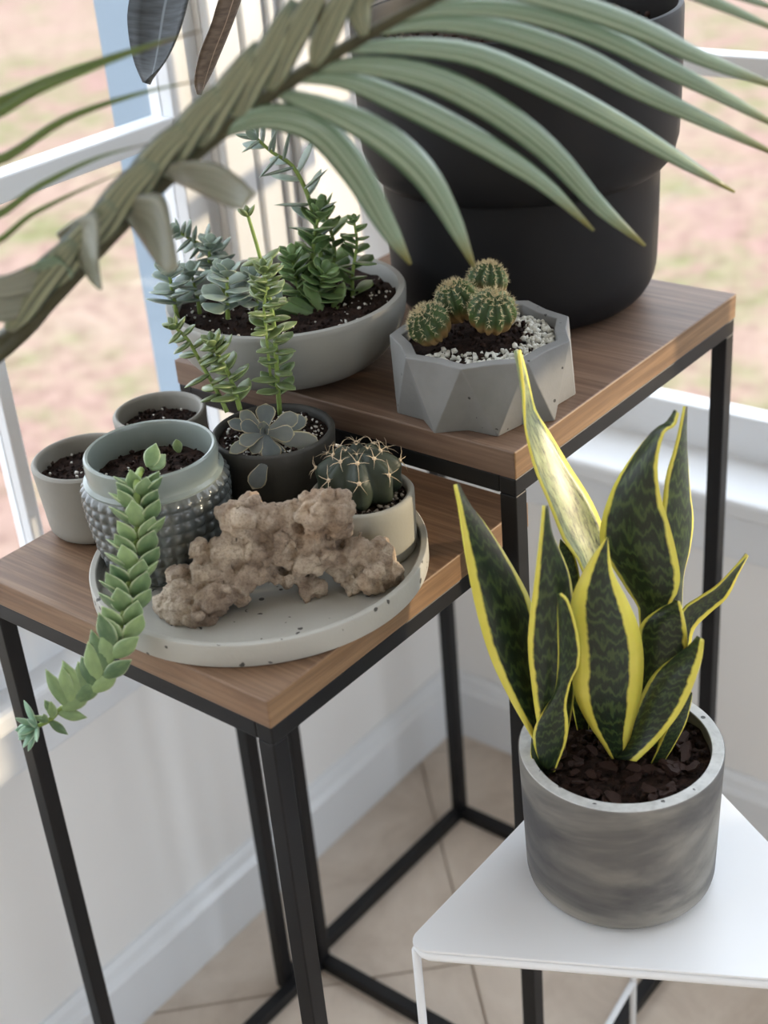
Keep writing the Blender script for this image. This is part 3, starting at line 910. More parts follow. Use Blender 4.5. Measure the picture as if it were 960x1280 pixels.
for k in range(m2):
    p = vs[inner[k]]; low.append(len(vs)); vs.append(V((p.x, p.y, FC.z + 0.02)))
for k in range(m2):
    a, b = k, (k+1) % m2
    fs.append((inner[a], inner[b], low[b], low[a]))
fs.append(tuple(low))
bevel(part('pot', fp, vs, fs, M['faceted'], False), 0.0008, 2)
ZF = FC.z + FH - 0.010
soil_disc(fp, FC, FR*0.835, ZF, 0.003, 0.006, 9)
crumbs('white_pebbles', fp, FC, FR*0.79, ZF + 0.001, 430, 0.0016, 0.0034, 'pebble', 12, FR*0.46, 0.004, (-2.6, 1.3), 0.8)
crumbs('soil_crumbs', fp, FC, FR*0.6, ZF + 0.003, 160, 0.0012, 0.003, 'soil', 15, 0, 0.006)

def globe(parent, C, r, axis, ribs=12, seed=0, squash=0.95):
    X, Y, Z = frame(axis.orthogonal(), axis)
    R3 = Matrix((X, Y, Z)).transposed()
    n, rings = ribs*6, 18
    vs, fs = [], []
    pts = []
    for i in range(rings + 1):
        ph = -PI/2 + PI*i/rings
        for k in range(n):
            th = 2*PI*k/n
            c = math.cos(ribs*th)
            rr = r*(1 + 0.20*(abs(0.5 + 0.5*c)**0.7 - 0.6)*math.cos(ph)**0.6)
            dim = -0.10*r*max(0, (math.sin(ph) - 0.85)/0.15) if ph > 0 else 0
            vs.append(V((rr*math.cos(ph)*math.cos(th), rr*math.cos(ph)*math.sin(th), rr*math.sin(ph)*squash + dim)))
    for i in range(rings):
        for k in range(n):
            a, b = i*n + k, i*n + (k+1) % n
            fs.append((a, b, b + n, a + n))
    me = mesh('globe', vs, fs, M['globe'])
    M4 = Matrix.Translation(C) @ R3.to_4x4()
    o = put('globe', parent, me, M4)
    # short spines along each rib
    rn = random.Random(seed); sv, sf = [], []
    for k in range(ribs):
        th = 2*PI*k/ribs
        for j in range(7):
            ph = math.radians(8 + j*12.5)
            c = V((math.cos(ph)*math.cos(th), math.cos(ph)*math.sin(th), math.sin(ph)*squash))*r*1.03
            for q in range(8):
                d = (c.normalized() + V((rn.uniform(-.9, .9), rn.uniform(-.9, .9), rn.uniform(-.9, .9)))).normalized()
                s = d.orthogonal().normalized()*0.00032; s2 = d.cross(s)
                L = rn.uniform(0.0025, 0.0055); kk = len(sv)
                sv += [c + s, c - s*0.5 + s2*0.87, c - s*0.5 - s2*0.87, c + d*L]
                sf += [(kk, kk+1, kk+3), (kk+1, kk+2, kk+3), (kk+2, kk, kk+3)]
    so = link('spines', mesh('spines', sv, sf, M['frond_spine'], False), o)
    so['kind'] = 'stuff'
    return o
for px, py, Y, rp, ax, sd_ in ((609, 352, 1.128, 24, V((.2, .2, 1)), 1), (572, 377, 1.108, 27, V((-.35, -.1, 1)), 2), (537, 406, 1.082, 26, V((-.55, -.25, 1)), 3), (615, 390, 1.078, 29, V((.12, -.35, 1)), 4)):
    P = at(px, py, Y); globe(fp, P, mmpx(rp, P), ax.normalized(), 12, sd_)

# ------------------------------------------------------------------ round tray
TC = V((-0.1033, 0.9907, ZA)); TR = 0.1368
vs, fs = lathe_vf(TC, [(0.02, 0), (TR - 0.002, 0), (TR - 0.0004, 0.0012), (TR, 0.004), (TR, 0.0188), (TR - 0.0008, 0.0199), (TR - 0.0050, 0.0199), (TR - 0.0058, 0.0190), (TR - 0.0062, 0.0085), (TR - 0.0085, 0.0066), (0.02, 0.0066)], 128)
tray = link('round_tray', mesh('round_tray', [v - TC for v in vs], fs, M['tray'], True, None, math.radians(38)))
tray.location = TC
bevel(tray, 0.0003, 1)
tag(tray, 'shallow round pale concrete tray with a chipped rim on the lower wooden table', 'tray')
ZT = ZA + 0.0066

# ------------------------------------------------------------------ white bowl of succulents
BC = V((-0.0700, 1.2090, ZB)); BR, BH = 0.1080, 0.0680
bo = thing('potted_succulents', 'wide pale bowl of mixed succulents on the taller table beside the black planter', 'plant', BC)
prof = [(0.01, 0), (0.050, 0)]
for i in range(1, 12):
    a = i/11
    prof.append((0.050 + (BR - 0.050)*math.sin(a*PI/2)**0.85, BH*0.93*(1 - math.cos(a*PI/2))**0.95))
prof += [(BR, BH - 0.002), (BR - 0.0012, BH), (BR - 0.0065, BH), (BR - 0.0078, BH - 0.002), (BR - 0.010, BH - 0.02), (0.05, 0.012), (0.005, 0.012)]
part('bowl', bo, *lathe_vf(BC, prof, 96), M['bowl'])
ZO = BC.z + BH - 0.013
soil_disc(bo, BC, BR - 0.009, ZO, 0.005, 0.004, 11, 56, 16)
crumbs('perlite', bo, BC, BR - 0.014, ZO + 0.003, 170, 0.0006, 0.0019, 'perlite', 21)
crumbs('soil_crumbs', bo, BC, BR - 0.014, ZO + 0.003, 300, 0.001, 0.003, 'soil', 22)
def P(lst): return [at(*q) for q in lst]
# tall leaning stem with sparse leaves
stem_plant(bo, P([(404, 372, 1.235), (402, 330, 1.235), (396, 290, 1.235), (385, 245, 1.235), (366, 208, 1.235), (340, 190, 1.235), (322, 174, 1.235)]), 0.0026, 0.0014, 'greylong', 18, 0.034, 0.0110, 0.0034, 0.28, 1.0, (0.9, 0.35, 0.0), True, 'stem', 6, 0.6, 31)
# bushy green plant
for i, pts in enumerate([[(395, 385, 1.225), (390, 345, 1.225), (392, 305, 1.222), (398, 270, 1.22)], [(385, 388, 1.215), (372, 355, 1.21), (366, 325, 1.21)], [(402, 388, 1.235), (412, 350, 1.24), (418, 310, 1.24), (405, 262, 1.245)],
                         [(390, 392, 1.205), (398, 365, 1.20), (404, 345, 1.195)]]):
    stem_plant(bo, P(pts), 0.0024, 0.0014, 'green', 18, [0.030, 0.023], [0.017, 0.014], 0.004, 0.12, 1.0, (0.85, 0.3, 0.2), True, 'stem', 5, 0.7, 40 + i)
# small upright one by the rim
stem_plant(bo, P([(440, 378, 1.215), (441, 340, 1.215), (446, 305, 1.215), (443, 278, 1.215)]), 0.002, 0.001, 'green', 16, [0.028, 0.012], [0.017, 0.008], 0.0036, 0.05, 1.0, (0.9, 0.25, 0.05), True, 'stem', 5, 0.7, 51)
# grey-leaved ones at the left
for i, (pts, ln, wd, nn) in enumerate([([(282, 385, 1.24), (276, 350, 1.245), (268, 318, 1.25), (240, 300, 1.25), (224, 290, 1.25)], [0.022, 0.014], [0.013, 0.008], 18), ([(285, 398, 1.165), (284, 375, 1.16), (284, 345, 1.16)], [0.028, 0.018], [0.017, 0.012], 11),
                                      ([(222, 398, 1.185), (217, 372, 1.185), (212, 345, 1.185)], [0.026, 0.018], [0.015, 0.011], 9), ([(268, 360, 1.235), (262, 335, 1.235), (262, 310, 1.235)], [0.020, 0.016], [0.012, 0.010], 10)]):
    stem_plant(bo, P(pts), 0.0022, 0.0014, 'grey', nn, [l_*1.2 for l_ in ln], [w_*1.5 for w_ in wd], 0.0045, 0.25, 1.0, (0.9, 0.2, 0.12), True, 'stem', 5, 0.75, 60 + i)
for i, pts in enumerate([[(250, 392, 1.20), (246, 368, 1.20), (240, 345, 1.20)], [(318, 398, 1.175), (322, 372, 1.172), (318, 350, 1.17)]]):
    stem_plant(bo, P(pts), 0.002, 0.0013, 'grey', 8, [0.028, 0.020], [0.019, 0.014], 0.0042, 0.2, 1.0, (0.9, 0.15, 0.15), True, 'stem', 5, 0.75, 70 + i)
# long fleshy leaves lying towards the rim
fl_c = at(412, 402, 1.178)
for a, b, w in (((330, 372), 0, .010), ((338, 390), .002, .011), ((352, 398), 0, .010), ((360, 372), .01, .011), ((372, 425), -.02, .009), ((380, 352), .02, .012), ((430, 352), .03, .011), ((350, 412), -.01, .009)):
    leaf_bt(bo, 'green', fl_c, at(a[0], a[1], 1.172 + b), w, 0.0045, V((0, -.6, .8)))

# ------------------------------------------------------------------ small pots on the lower table
def plain_pot(name, label, C, rb, rt, h, th, mat, soil_drop=0.014, perl=40, seed=0, cat='pot', rnd_=0.012):
    t = thing(name, label, cat, C)
    part('pot', t, *lathe_vf(C, pot_prof(rb, rt, h, th, 0.012, rnd_, 0.0025), 80), M[mat])
    z = C.z + h - soil_drop
    soil_disc(t, C, rt - th + 0.0005, z, 0.003, 0.002, seed)
    crumbs('soil_crumbs', t, C, rt - th - 0.004, z + 0.002, 170, 0.001, 0.0028, 'soil', seed)
    if perl: crumbs('perlite', t, C, rt - th - 0.004, z + 0.002, perl, 0.0007, 0.002, 'perlite', seed + 1)
    return t, z
plain_pot('soil_filled_pot', 'small smooth pale grey pot of bare soil beside the knobbly ceramic pot', V((-0.2500, 1.0900, ZA)), 0.0410, 0.0458, 0.0690, 0.0055, 'grey_pot', 0.016, 22, 71)
plain_pot('soil_filled_pot', 'grey pot of bare soil half hidden behind the knobbly pot, below the bowl', V((-0.1900, 1.1480, ZA)), 0.0370, 0.0415, 0.0790, 0.0055, 'grey_pot', 0.016, 26, 75)

# cactus pot
CC = V((-0.0165, 0.9985, ZT)); CR, CH = 0.0425, 0.0540
cp, zc = plain_pot('potted_cactus', 'single dark spiny cactus in a pale grey cylinder pot on the round tray', CC, 0.0415, CR, CH, 0.0060, 'cactus_pot', 0.008, 0, 81, 'plant', 0.006)
crumbs('gravel', cp, CC, CR - 0.009, zc + 0.002, 90, 0.0012, 0.0026, 'gravel', 83, 0.026)
KC = at(449, 596, 0.9985 + 0.004); KR = mmpx(51, KC)
ribs = 8
vs, fs = [], []
n, rings = ribs*8, 26
areoles = []
def cactus_r(th, ph):
    c = 0.5 + 0.5*math.cos(ribs*th)
    tub = 0.5 + 0.5*math.cos((ph - 0.42)*7.0)
    return KR*(1 + (0.17*c**0.7 + 0.10*c*tub - 0.14)*math.cos(ph)**0.5)
for i in range(rings + 1):
    ph = -PI/2*0.8 + (PI/2*1.8)*i/rings
    for k in range(n):
        th = 2*PI*k/n
        rr = cactus_r(th, min(ph, PI/2))
        vs.append(KC + V((rr*math.cos(ph)*math.cos(th), rr*math.cos(ph)*math.sin(th), rr*math.sin(ph)*0.78 - 0.12*KR*max(0, (math.sin(ph) - .88)/.12))))
for i in range(rings):
    for k in range(n):
        a, b = i*n + k, i*n + (k+1) % n
        fs.append((a, b, b + n, a + n))
body = part('cactus_body', cp, vs, fs, M['cactus_dark'])
# spine clusters
rn = random.Random(3); sv, sf = [], []
for q in range(5):
    a = 2*PI*q/5 + 0.2
    d = V((math.cos(a)*0.9, math.sin(a)*0.9, rn.uniform(0.25, 0.7))).normalized()
    pts = [V((0, 0, 0)), d*0.5 + V((0, 0, .05)), d*rn.uniform(0.8, 1.1) - V((0, 0, .08))]
    v, f = tube_vf(pts, [0.028, 0.018, 0.003], 4); k = len(sv)
    sv += v; sf += [tuple(x + k for x in y) for y in f]
v, f = lathe_vf(V((0, 0, -0.05)), [(0.02, 0), (0.14, 0.02), (0.15, 0.08), (0.08, 0.14), (0.01, 0.16)], 8); k = len(sv)
spine_me = mesh('spine_cluster', sv + v, sf + [tuple(x + k for x in y) for y in f], M['spine'])
for k in range(ribs):
    th = 2*PI*k/ribs
    for ph in (0.42, 0.98, 1.32):
        if ph > 1.2 and k % 2: continue
        rr = cactus_r(th, ph)*1.0
        Pn = KC + V((rr*math.cos(ph)*math.cos(th), rr*math.cos(ph)*math.sin(th), rr*math.sin(ph)*0.78 + (0 if ph < 1.2 else -0.0015)))
        nd = V((math.cos(ph)*math.cos(th), math.cos(ph)*math.sin(th), math.sin(ph)))
        s = 0.0125*(1 if ph < 1.2 else 0.5)
        put('spine_cluster', body, spine_me, xform(Pn, nd.orthogonal() + V((rn.uniform(-.3, .3), 0, 0)), nd, s, s, s))

# dark pot with echeveria and jade stems
DC = V((-0.0860, 1.0660, ZT)); DR, DH = 0.0520, 0.0830
dp, zd = plain_pot('potted_succulents', 'dark grey concrete pot with a grey rosette and tall green trailing stems', DC, 0.0470, DR, DH, 0.0060, 'dark_pot', 0.007, 260, 91, 'plant', 0.010)
stem_plant(dp, P([(350, 518, 1.080), (347, 480, 1.078), (345, 440, 1.075), (341, 395, 1.075), (332, 350, 1.078), (322, 310, 1.08), (310, 270, 1.082)]), 0.0022, 0.0014, 'jade', 34, [0.025, 0.023, 0.021, 0.016], [0.0115, 0.012, 0.012, 0.009], 0.0048, 0.10, 0.78, (0.92, 0.1, 0.1), True, 'stem', 4, 0.6, 101)
stem_plant(dp, P([(338, 470, 1.070), (333, 420, 1.064), (330, 385, 1.062), (333, 358, 1.062), (330, 340, 1.062)]), 0.0012, 0.001, 'jade', 16, [0.020, 0.015], [0.010, 0.009], 0.004, 0.2, 1.0, (0.9, 0.2, 0.1), True, 'stem', 6, 0.8, 102)
stem_plant(dp, P([(300, 512, 1.052), (294, 490, 1.050), (285, 465, 1.05), (273, 445, 1.05), (267, 432, 1.05)]), 0.0022, 0.0014, 'jade', 18, [0.027, 0.018], [0.0150, 0.011], 0.0048, 0.10, 1.0, (0.9, 0.2, 0.1), True, 'stem', 6, 0.7, 103)
stem_plant(dp, P([(284, 515, 1.058), (272, 490, 1.062), (252, 455, 1.065), (235, 425, 1.065), (220, 410, 1.065)]), 0.0020, 0.0012, 'jade', 14, [0.027, 0.017], [0.0125, 0.009], 0.0046, 0.12, 1.0, (0.95, 0.1, 0.0), True, 'stem', 5, 0.7, 104)
ec = at(331, 541, 1.037)
def epx(zx, zy, Y): return at(250 + zx*0.1875, 480 + zy*0.1875, Y)
for zx, zy, dy, w in ((440, 130, .018, .018), (268, 180, .012, .013), (268, 262, .002, .013), (185, 250, .014, .012), (655, 205, .012, .016), (715, 232, .018, .016), (632, 335, -.004, .016), (808, 420, -.002, .020), (492, 508, -.016, .019), (575, 515, -.010, .011),
                      (195, 462, -.012, .013), (262, 400, -.010, .015), (350, 470, -.012, .013)):
    T = epx(zx, zy, 1.037 + dy)
    leaf_bt(dp, 'eche', ec.lerp(T, 0.06), T, w*0.92, 0.0034, (V((0.25*math.sin(zx*1.7), -.75, .75 + 0.3*math.sin(zy*2.3))) - (T - ec).normalized()*0.5))
for zx, zy in ((400, 250), (450, 262), (400, 300), (460, 300), (425, 245)):
    T = epx(zx, zy, 1.030)
    leaf_bt(dp, 'eche', ec, T, .007, 0.003, V((0, -.8, .6)))
leaf_bt(dp, 'eche', epx(445, 500, 1.018), epx(350, 700, 1.006), 0.0155, 0.0036, V((0, -1, .3)))
vs, fs = tube_vf([V((ec.x, ec.y + .004, zd - .002)), ec + V((0, .002, -.004)), ec], [0.003, 0.003, 0.002], 7)
part('stem', dp, vs, fs, M['stem_brown'])

# knobbly glazed pot with the trailing succulent
KP = V((-0.1795, 1.0090, ZT)); KH = 0.1035
kp = thing('potted_succulent', 'knobbly blue-grey glazed pot with a long trailing succulent hanging over the table edge', 'plant', KP)
prof = []
nz = 64
for i in range(nz + 1):
    t = i/nz
    z = 0.004 + t*0.0775
    r = 0.0470 + 0.0105*(1 - (1 - t)**2.2) - 0.003*max(0, (t - 0.9)/0.1)**2
    prof.append((r, z))
full = [(0.01, 0), (0.040, 0), (0.0435, 0.0015)] + prof
NC, NR_ = 36, 8
def knob(th, i, r, z):
    if i < 4: return r, z
    t = (z - 0.004)/0.0775
    row = t*NR_
    e = math.sin(PI*(row % 1.0))
    c = abs(math.cos(th*NC/2 + (PI/2)*(int(row) % 2)*0))
    fade = min(1, t*14)*min(1, (1 - t)*14)
    return r + 0.0030*fade*(e*c)**0.7, z
vs, fs = lathe_vf(KP, full, NC*6, knob, False)
part('body', kp, vs, fs, M['glaze'])
lipf = [(0.0555, 0.0805), (0.0560, 0.0825), (0.0528, 0.0845), (0.0522, 0.0870), (0.0530, 0.0900), (0.0533, 0.0985), (0.0526, 0.1022), (0.0510, 0.1035), (0.0492, 0.1028), (0.0482, 0.1000), (0.0480, 0.085), (0.0480, 0.070)]
part('lip', kp, *lathe_vf(KP, lipf, 96, None, False), M['glaze_lip'])
zk = KP.z + 0.080
soil_disc(kp, KP, 0.0482, zk, 0.003, 0.002, 111)
crumbs('soil_crumbs', kp, KP, 0.044, zk + 0.002, 190, 0.001, 0.0028, 'soil', 112)
crumbs('perlite', kp, KP, 0.044, zk + 0.002, 16, 0.0007, 0.0018, 'perlite', 113)
leaf_bt(kp, 'jade', at(224, 566, 1.012), at(220, 549, 1.016), 0.008, 0.003, V((0, -1, .2)))
# the trailing stem: out of the soil, over the lip, down past the tray and the table edge
tp = P([(176, 588, 0.985), (172, 597, 0.950), (171, 618, 0.934), (172, 655, 0.924), (168, 690, 0.914), (162, 722, 0.902), (156, 756, 0.888), (149, 790, 0.876), (137, 828, 0.868), (121, 856, 0.866), (98, 872, 0.866), (76, 886, 0.866), (62, 900, 0.866), (46, 908, 0.866)])
rnd = random.Random(12)
sp = spline(tp, 60)
vs, fs = tube_vf(sp, [0.0030 - 0.0012*i/60 for i in range(61)], 8)
ts = part('stem', kp, vs, fs, M['stem'])
def along(t):
    u = min(t, 0.9999)*60; k = int(u)
    return sp[k].lerp(sp[k+1], u - k), (sp[k+1] - sp[k]).normalized()
# old leaves turned up to the light: ranks round the side that faces the room
RIGHT, OUT = V((1, 0, 0)), V((0, -1, 0))
rows = 12
BACK = V((0, 1, 0))
for i in range(rows):
    t = 0.075 + 0.49*i/rows
    Pp, T = along(t)
    sc = 0.85 + 0.2*min(1, i/5)
    lat = ((-0.10, -0.95, 0.80), (0.42, -0.50, 1.05), (-0.32, 0.62, -1.1))[i % 3]
    for q, a in enumerate(lat):
        if i > 9 and q == 2: continue
        a += rnd.uniform(-.10, .10)
        R = (OUT*math.cos(a*1.2) + RIGHT*math.sin(a*1.2)).normalized()
        D = (UP*0.90 + BACK*(0.22 - 0.10*abs(a)) + RIGHT*0.75*a + R*(0.16 + rnd.uniform(-.06, .12))).normalized()
        put('leaf', ts, LEAF['trail'], xform(Pp - UP*0.010 + R*(0.0060 - 0.0022*abs(a)), D, R + UP*0.25, 0.0235*sc*rnd.uniform(.92, 1.1), 0.0160*sc*rnd.uniform(.92, 1.06), 0.0056))
# looser, longer leaves lower down
for i in range(14):
    t = 0.575 + 0.275*i/14
    Pp, T = along(t)
    side = (-1, 1, -0.3)[i % 3]
    if side > 0: D = RIGHT*0.80 + UP*(0.50 + rnd.uniform(-.15, .15)) + BACK*0.15 + OUT*rnd.uniform(0, .3)
    else: D = RIGHT*(0.30*side + rnd.uniform(-.08, .12)) + UP*0.92 + BACK*rnd.uniform(.1, .35)
    R = (OUT + RIGHT*side*0.3).normalized()
    put('leaf', ts, LEAF['trail'], xform(Pp + OUT*0.003, D, R + UP*0.3, 0.0300*rnd.uniform(.85, 1.15), 0.0142*rnd.uniform(.9, 1.1), 0.0066))
for a, b, c, d in ((186, 584, 195, 554), (188, 586, 207, 568)):
    leaf_bt(ts, 'trail', at(a, b, 0.972), at(c, d, 0.985), 0.013, 0.005, V((0, -1, .4)))
for t, dx, dz, L in ((.865, .9, -.12, .024), (.88, -.2, .9, .019), (.90, .15, .9, .020), (.925, .8, -.75, .018), (.94, .0, .8, .011), (.935, -.5, .6, .013)):
    Pp, T = along(t)
    put('leaf', ts, LEAF['trail'], xform(Pp, V((dx, -.25, dz)), V((0, -1, .3)), L, L*.42, 0.005))
tipc = sp[-1]
for i in range(13):
    a = i*2.39996
    s = (i + 1)/13
    D = (V((-0.75, -0.35, -0.05))*(1.1 - s) + (V((0.3, -0.2, 1))*math.cos(a) + V((0.25, -0.75, -0.2))*math.sin(a))*s).normalized()
    put('leaf', ts, LEAF['trail_tip'], xform(tipc, D, V((-0.5, -0.6, 0.4)), 0.014 + 0.010*s, 0.0066, 0.0038))

# ------------------------------------------------------------------ porous rock on the tray
def build_rock():
    bm = bmesh.new()
    blobs = [(222, 765, .922, 27), (250, 770, .915, 24), (235, 740, .930, 26), (268, 748, .918, 26), (262, 715, .935, 28), (225, 720, .94, 20), (285, 690, .940, 30), (250, 690, .944, 16), (243, 688, .938, 12), (300, 655, .948, 30), (310, 635, .955, 22), (285, 645, .95, 18),
             (330, 650, .950, 26), (318, 632, .95, 14), (355, 660, .950, 27), (368, 640, .95, 18), (388, 640, .944, 22), (398, 640, .940, 26), (420, 640, .942, 26), (402, 628, .945, 20), (424, 660, .944, 18), (390, 668, .944, 22), (350, 690, .94, 24), (320, 690, .94, 24), (300, 725, .928, 24), (325, 715, .932, 20),
             (380, 695, .938, 26), (410, 690, .94, 22), (345, 720, .936, 14), (390, 735, .934, 18), (365, 720, .936, 16), (385, 750, .932, 14), (430, 705, .942, 26), (450, 690, .946, 26), (470, 700, .948, 28), (462, 722, .942, 24), (485, 718, .948, 20), (496, 722, .952, 12), (440, 735, .942, 16),
             (372, 712, .932, 9), (398, 712, .930, 9), (360, 702, .93, 9), (330, 704, .928, 8), (350, 676, .932, 9), (366, 682, .932, 8), (300, 745, .922, 14), (205, 760, .926, 12), (215, 742, .93, 14), (475, 735, .944, 12)]
    rb = random.Random(5)
    small = []
    for px, py, Y, r in blobs:
        for q in range(3):
            a, b = rb.uniform(0, 2*PI), rb.uniform(-1, 1)
            small.append((px + r*0.82*math.cos(a)*math.sqrt(1 - b*b), py + r*0.82*math.sin(a)*math.sqrt(1 - b*b), Y + b*r*0.82/1680, r*rb.uniform(0.22, 0.46)))
    for px, py, Y, r in [(x, y, q, w*0.86) for x, y, q, w in blobs] + small:
        if px > 435: Y -= 0.008
        Pn = at(px, py, Y); rr = mmpx(r, Pn)
        m4 = Matrix.Translation(Pn) @ Matrix.Rotation(px*0.7, 4, V((1, .4, .2)).normalized()) @ Matrix.Diagonal((rr*1.05, rr*0.92, rr, 1))
        bmesh.ops.create_icosphere(bm, subdivisions=2, radius=1.0, matrix=m4)
    me = bpy.data.meshes.new('rock'); bm.to_mesh(me); bm.free()
    return me
rk = build_rock()
zmin = min(v.co.z for v in rk.vertices)
xs = [v.co.x for v in rk.vertices]; ys = [v.co.y for v in rk.vertices]
rl = V(((min(xs) + max(xs))/2, (min(ys) + max(ys))/2, ZT))
for v in rk.vertices:
    if v.co.z < ZT + 0.0005: v.co.z = ZT + 0.0005 + (v.co.z - ZT)*0.02
    v.co = v.co - rl
rk.materials.append(M['rock'])
ro = link('rock', rk); ro.location = rl
tag(ro, 'knobbly tan porous rock arching over the round tray', 'rock')
mo = ro.modifiers.new('remesh', 'REMESH'); mo.mode = 'VOXEL'; mo.voxel_size = 0.0014; mo.use_smooth_shade = True
for nm, ty, sc, stg in (('lumps', 'CLOUDS', 0.015, 0.011), ('pits', 'VORONOI', 0.0110, 0.0070), ('pores', 'CLOUDS', 0.0045, 0.0030), ('grain', 'CLOUDS', 0.0020, 0.0012)):
    tx = bpy.data.textures.new('rock_' + nm, ty); tx.noise_scale = sc
    if ty == 'CLOUDS': tx.noise_depth = 3
    dm = ro.modifiers.new(nm, 'DISPLACE'); dm.texture = tx; dm.strength = stg; dm.mid_level = 0.5; dm.texture_coords = 'LOCAL'

# ------------------------------------------------------------------ palm arching in front
def mat_palm(name, c1, c2, c3):
    k = NT(name, 0.32, 0.5); uv = k.n('ShaderNodeTexCoord').outputs['UV']
    f = k.noise(k.mapping(uv, scale=(11, 0.4, 1)), 1.0, 3, 0.6)
    sx = k.n('ShaderNodeSeparateXYZ'); k.l(uv, sx.inputs[0])
    cc = k.ramp(f, [(0.38, c1), (0.60, c2)])
    cc = k.mix(k.ramp(sx.outputs['Y'], [(0.86, (0, 0, 0)), (0.97, (1, 1, 1))]), cc, c3)
    k.base(cc); k.b.inputs['Subsurface Weight'].default_value = 0.05; k.b.inputs['Subsurface Scale'].default_value = 0.002
    return k.m
M['palm'] = mat_palm('palm_leaflet', g((80, 108, 78)), g((160, 178, 156)), g((118, 116, 62)))
M['palm_old'] = mat_palm('palm_leaflet_cut', g((118, 120, 106)), g((142, 144, 128)), g((142, 144, 128)))
M['palm_sheath'] = mat_palm('palm_folded', g((34, 48, 42)), g((166, 170, 138)), g((96, 112, 96)))
M['rachis'] = mat_plain('palm_stalk', g((66, 64, 42)), 0.5, 0.4, 0.3, 25)
PB = V((-0.50, 0.52, 0))
pa = thing('potted_palm', 'palm frond with long drooping green leaflets arching over the potted succulents', 'plant', PB)
part('pot', pa, *lathe_vf(PB, pot_prof(0.11, 0.14, 0.26, 0.01, 0.03, 0.01), 64), M['dark_pot'])
soil_disc(pa, PB, 0.128, 0.235, 0.005)
YR = 0.84
rpx = [(-14, 446, YR), (60, 372, YR), (128, 300, YR), (200, 228, YR), (270, 168, YR), (345, 112, YR), (420, 66, YR), (505, 18, YR), (600, -30, YR)]
rp = [PB + V((0, 0, .22)), PB + V((.05, .04, .55)), PB + V((.14, .10, 0.980))] + P(rpx)
rs = spline(rp, 60)
vs, fs = tube_vf(rs, [0.0085 - 0.0060*max(0, (i - 14))/46 for i in range(61)], 8)
fr = part('frond', pa, vs, fs, M['rachis'])
def leaflet(pts, w, mat, fold=0.10, roll=0.0, wp=None, samples=20):
    """pts (px, py, Y) from base to tip; w widest in pixels"""
    c = spline(P(pts), samples)
    wp = wp or [0.30, 0.62, 0.88, 1.0, 0.95, 0.78, 0.52, 0.08]
    S = []
    eye = V((0, 0, H))
    for i, p in enumerate(c):
        T = (c[min(i+1, samples)] - c[max(i-1, 0)]).normalized()
        s = T.cross(eye - p).normalized()
        s = Matrix.Rotation(roll, 3, T) @ s
        hw = mmpx(w, p)*0.5*lerp_list(wp, i/samples)/max(0.5, math.cos(roll))
        S.append((p - s*hw, p + s*hw))
    return blade(fr, 'leaflet', S, mat, fold, 6, 0.0007, samples)
for pts, w, roll in [
    ([(270, 168, 0.840), (330, 146, 0.835), (395, 160, 0.840), (445, 215, 0.850), (482, 280, 0.860), (513, 330, 0.870)], 46, 0.1),
    ([(345, 115, 0.840), (415, 138, 0.835), (480, 172, 0.840), (528, 215, 0.850), (562, 268, 0.860), (593, 334, 0.870)], 44, -0.1),
    ([(370, 98, 0.840), (430, 100, 0.840), (490, 122, 0.850), (560, 156, 0.860), (630, 196, 0.870), (685, 234, 0.880), (742, 288, 0.890)], 36, 0.0),
    ([(395, 85, 0.840), (460, 82, 0.840), (540, 98, 0.855), (620, 138, 0.870), (690, 192, 0.890), (748, 256, 0.900), (806, 307, 0.910)], 40, 0.15),
    ([(430, 62, 0.840), (500, 58, 0.850), (590, 68, 0.870), (680, 106, 0.890), (775, 156, 0.910), (850, 200, 0.920), (918, 240, 0.930)], 34, -0.1),
    ([(465, 40, 0.840), (540, 28, 0.850), (620, 36, 0.870), (720, 70, 0.890), (800, 112, 0.910), (880, 150, 0.920), (985, 200, 0.930)], 34, 0.1),
    ([(495, 24, 0.840), (560, 10, 0.850), (650, 14, 0.870), (745, 42, 0.890), (835, 86, 0.910), (910, 124, 0.920), (990, 168, 0.930)], 30, 0.0),
    ([(540, 0, 0.840), (620, -14, 0.850), (710, 4, 0.870), (800, 36, 0.890), (880, 74, 0.910), (990, 116, 0.920)], 32, -0.2),
    ([(600, -30, 0.840), (720, -40, 0.860), (830, -20, 0.890), (900, 6, 0.910), (990, 46, 0.920)], 20, 0.0),
    ([(600, -30, 0.840), (760, -50, 0.860), (880, -20, 0.890), (990, 18, 0.910)], 18, 0.1)]:
    leaflet(pts, w*0.88, M['palm'], 0.30, roll)
# leaflets folded back along the stalk
for pts, w in [([(455, 44, 0.835), (450, 0, 0.830), (480, -30, 0.825), (500, -60, 0.820)], 34), ([(392, 82, 0.832), (408, 40, 0.825), (425, 5, 0.820), (450, -40, 0.820)], 34), ([(338, 112, 0.832), (352, 70, 0.825), (378, 25, 0.820), (410, -30, 0.820)], 38),
               ([(296, 146, 0.832), (308, 110, 0.825), (338, 60, 0.820), (370, 0, 0.820)], 38), ([(250, 182, 0.832), (262, 148, 0.825), (290, 105, 0.820), (325, 55, 0.820)], 38), ([(205, 215, 0.832), (222, 182, 0.825), (248, 145, 0.820), (285, 105, 0.820)], 40),
               ([(160, 262, 0.832), (178, 222, 0.825), (205, 185, 0.820), (245, 150, 0.820)], 40), ([(112, 308, 0.832), (135, 270, 0.825), (160, 235, 0.820), (200, 195, 0.820)], 42), ([(60, 362, 0.832), (85, 322, 0.825), (115, 285, 0.820), (150, 245, 0.820)], 40), ([(12, 412, 0.832), (35, 372, 0.825), (65, 335, 0.820), (100, 298, 0.820)], 42)]:
    leaflet(pts, w, M['palm_sheath'], 0.2, 0.3, [0.3, 0.8, 1.0, 1.0, 0.95, 0.85, 0.7, 0.4])
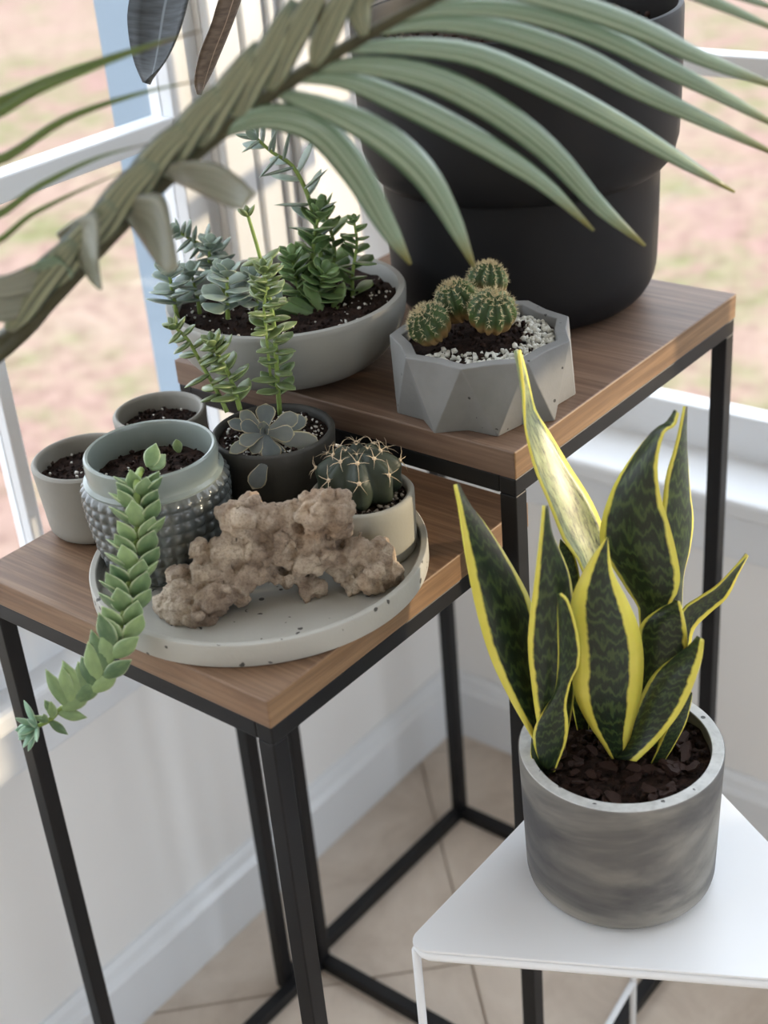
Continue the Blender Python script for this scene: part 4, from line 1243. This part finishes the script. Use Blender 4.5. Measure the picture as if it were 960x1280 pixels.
# cut-back leaflets low on the stalk
def stub(lst, Y, mat='palm_old', tilt=0.03):
    n = len(lst) - 1
    S = [(at(a[0], a[1], Y - tilt*i/n), at(a[2], a[3], Y + 0.02*(1 - i/n) - tilt*i/n)) for i, a in enumerate(lst)]
    blade(fr, 'leaflet', S, M[mat], 0.05, 6, 0.0008, 16)
stub([(196, 208, 214, 226), (235, 201, 238, 236), (270, 204, 262, 248), (300, 222, 284, 258), (320, 242, 303, 262)], .825)
stub([(140, 250, 150, 264), (175, 243, 165, 284), (205, 246, 180, 306), (216, 292, 193, 326), (224, 336, 208, 342)], .825)
stub([(70, 292, 82, 304), (98, 272, 92, 318), (123, 268, 101, 332), (123, 322, 112, 350), (128, 362, 124, 363)], .825)
stub([(76, 328, 82, 346), (48, 328, 56, 362), (12, 342, 20, 372), (-20, 348, -20, 376)], .825)
stub([(40, 372, 48, 388), (20, 366, 26, 396), (-5, 372, 0, 402), (-25, 380, -25, 400)], .825)
stub([(92, 342, 90, 350), (72, 322, 66, 340), (50, 326, 42, 338), (34, 338, 33, 339)], .822, 'palm')
# a second frond whose narrow leaflet ends reach in from the side
rp2 = [PB + V((-.02, 0, .22)), PB + V((-.02, .02, .7)), PB + V((0.02, .12, 1.05)), at(-90, 210, .82), at(-120, 120, .83), at(-140, 20, .84)]
vs, fs = tube_vf(spline(rp2, 30), 0.005, 8)
fr = part('frond', pa, vs, fs, M['rachis'])
M['palm_thin'] = mat_palm('palm_leaflet_narrow', g((74, 96, 44)), g((104, 124, 66)), g((104, 86, 56)))
THIN = [0.8, 1.0, 1.0, 0.85, 0.7, 0.45, 0.2, 0.08]
for pts, w in [([(-120, 120, 0.830), (-30, 136, 0.830), (60, 102, 0.830), (150, 68, 0.830), (252, 38, 0.830)], 17), ([(-120, 140, 0.830), (-30, 152, 0.820), (50, 112, 0.820), (130, 80, 0.820), (215, 50, 0.820)], 12), ([(-100, 190, 0.825), (-10, 203, 0.825), (80, 150, 0.825), (170, 118, 0.825), (252, 100, 0.825)], 12), ([(-92, 215, 0.820), (-20, 272, 0.820), (50, 232, 0.820), (120, 198, 0.820), (190, 178, 0.820)], 10), ([(-90, 230, 0.815), (-20, 304, 0.815), (40, 268, 0.815), (100, 238, 0.815), (160, 212, 0.815)], 8)]:
    leaflet(pts, w, M['palm_thin'], 0.15, 0.0, THIN)
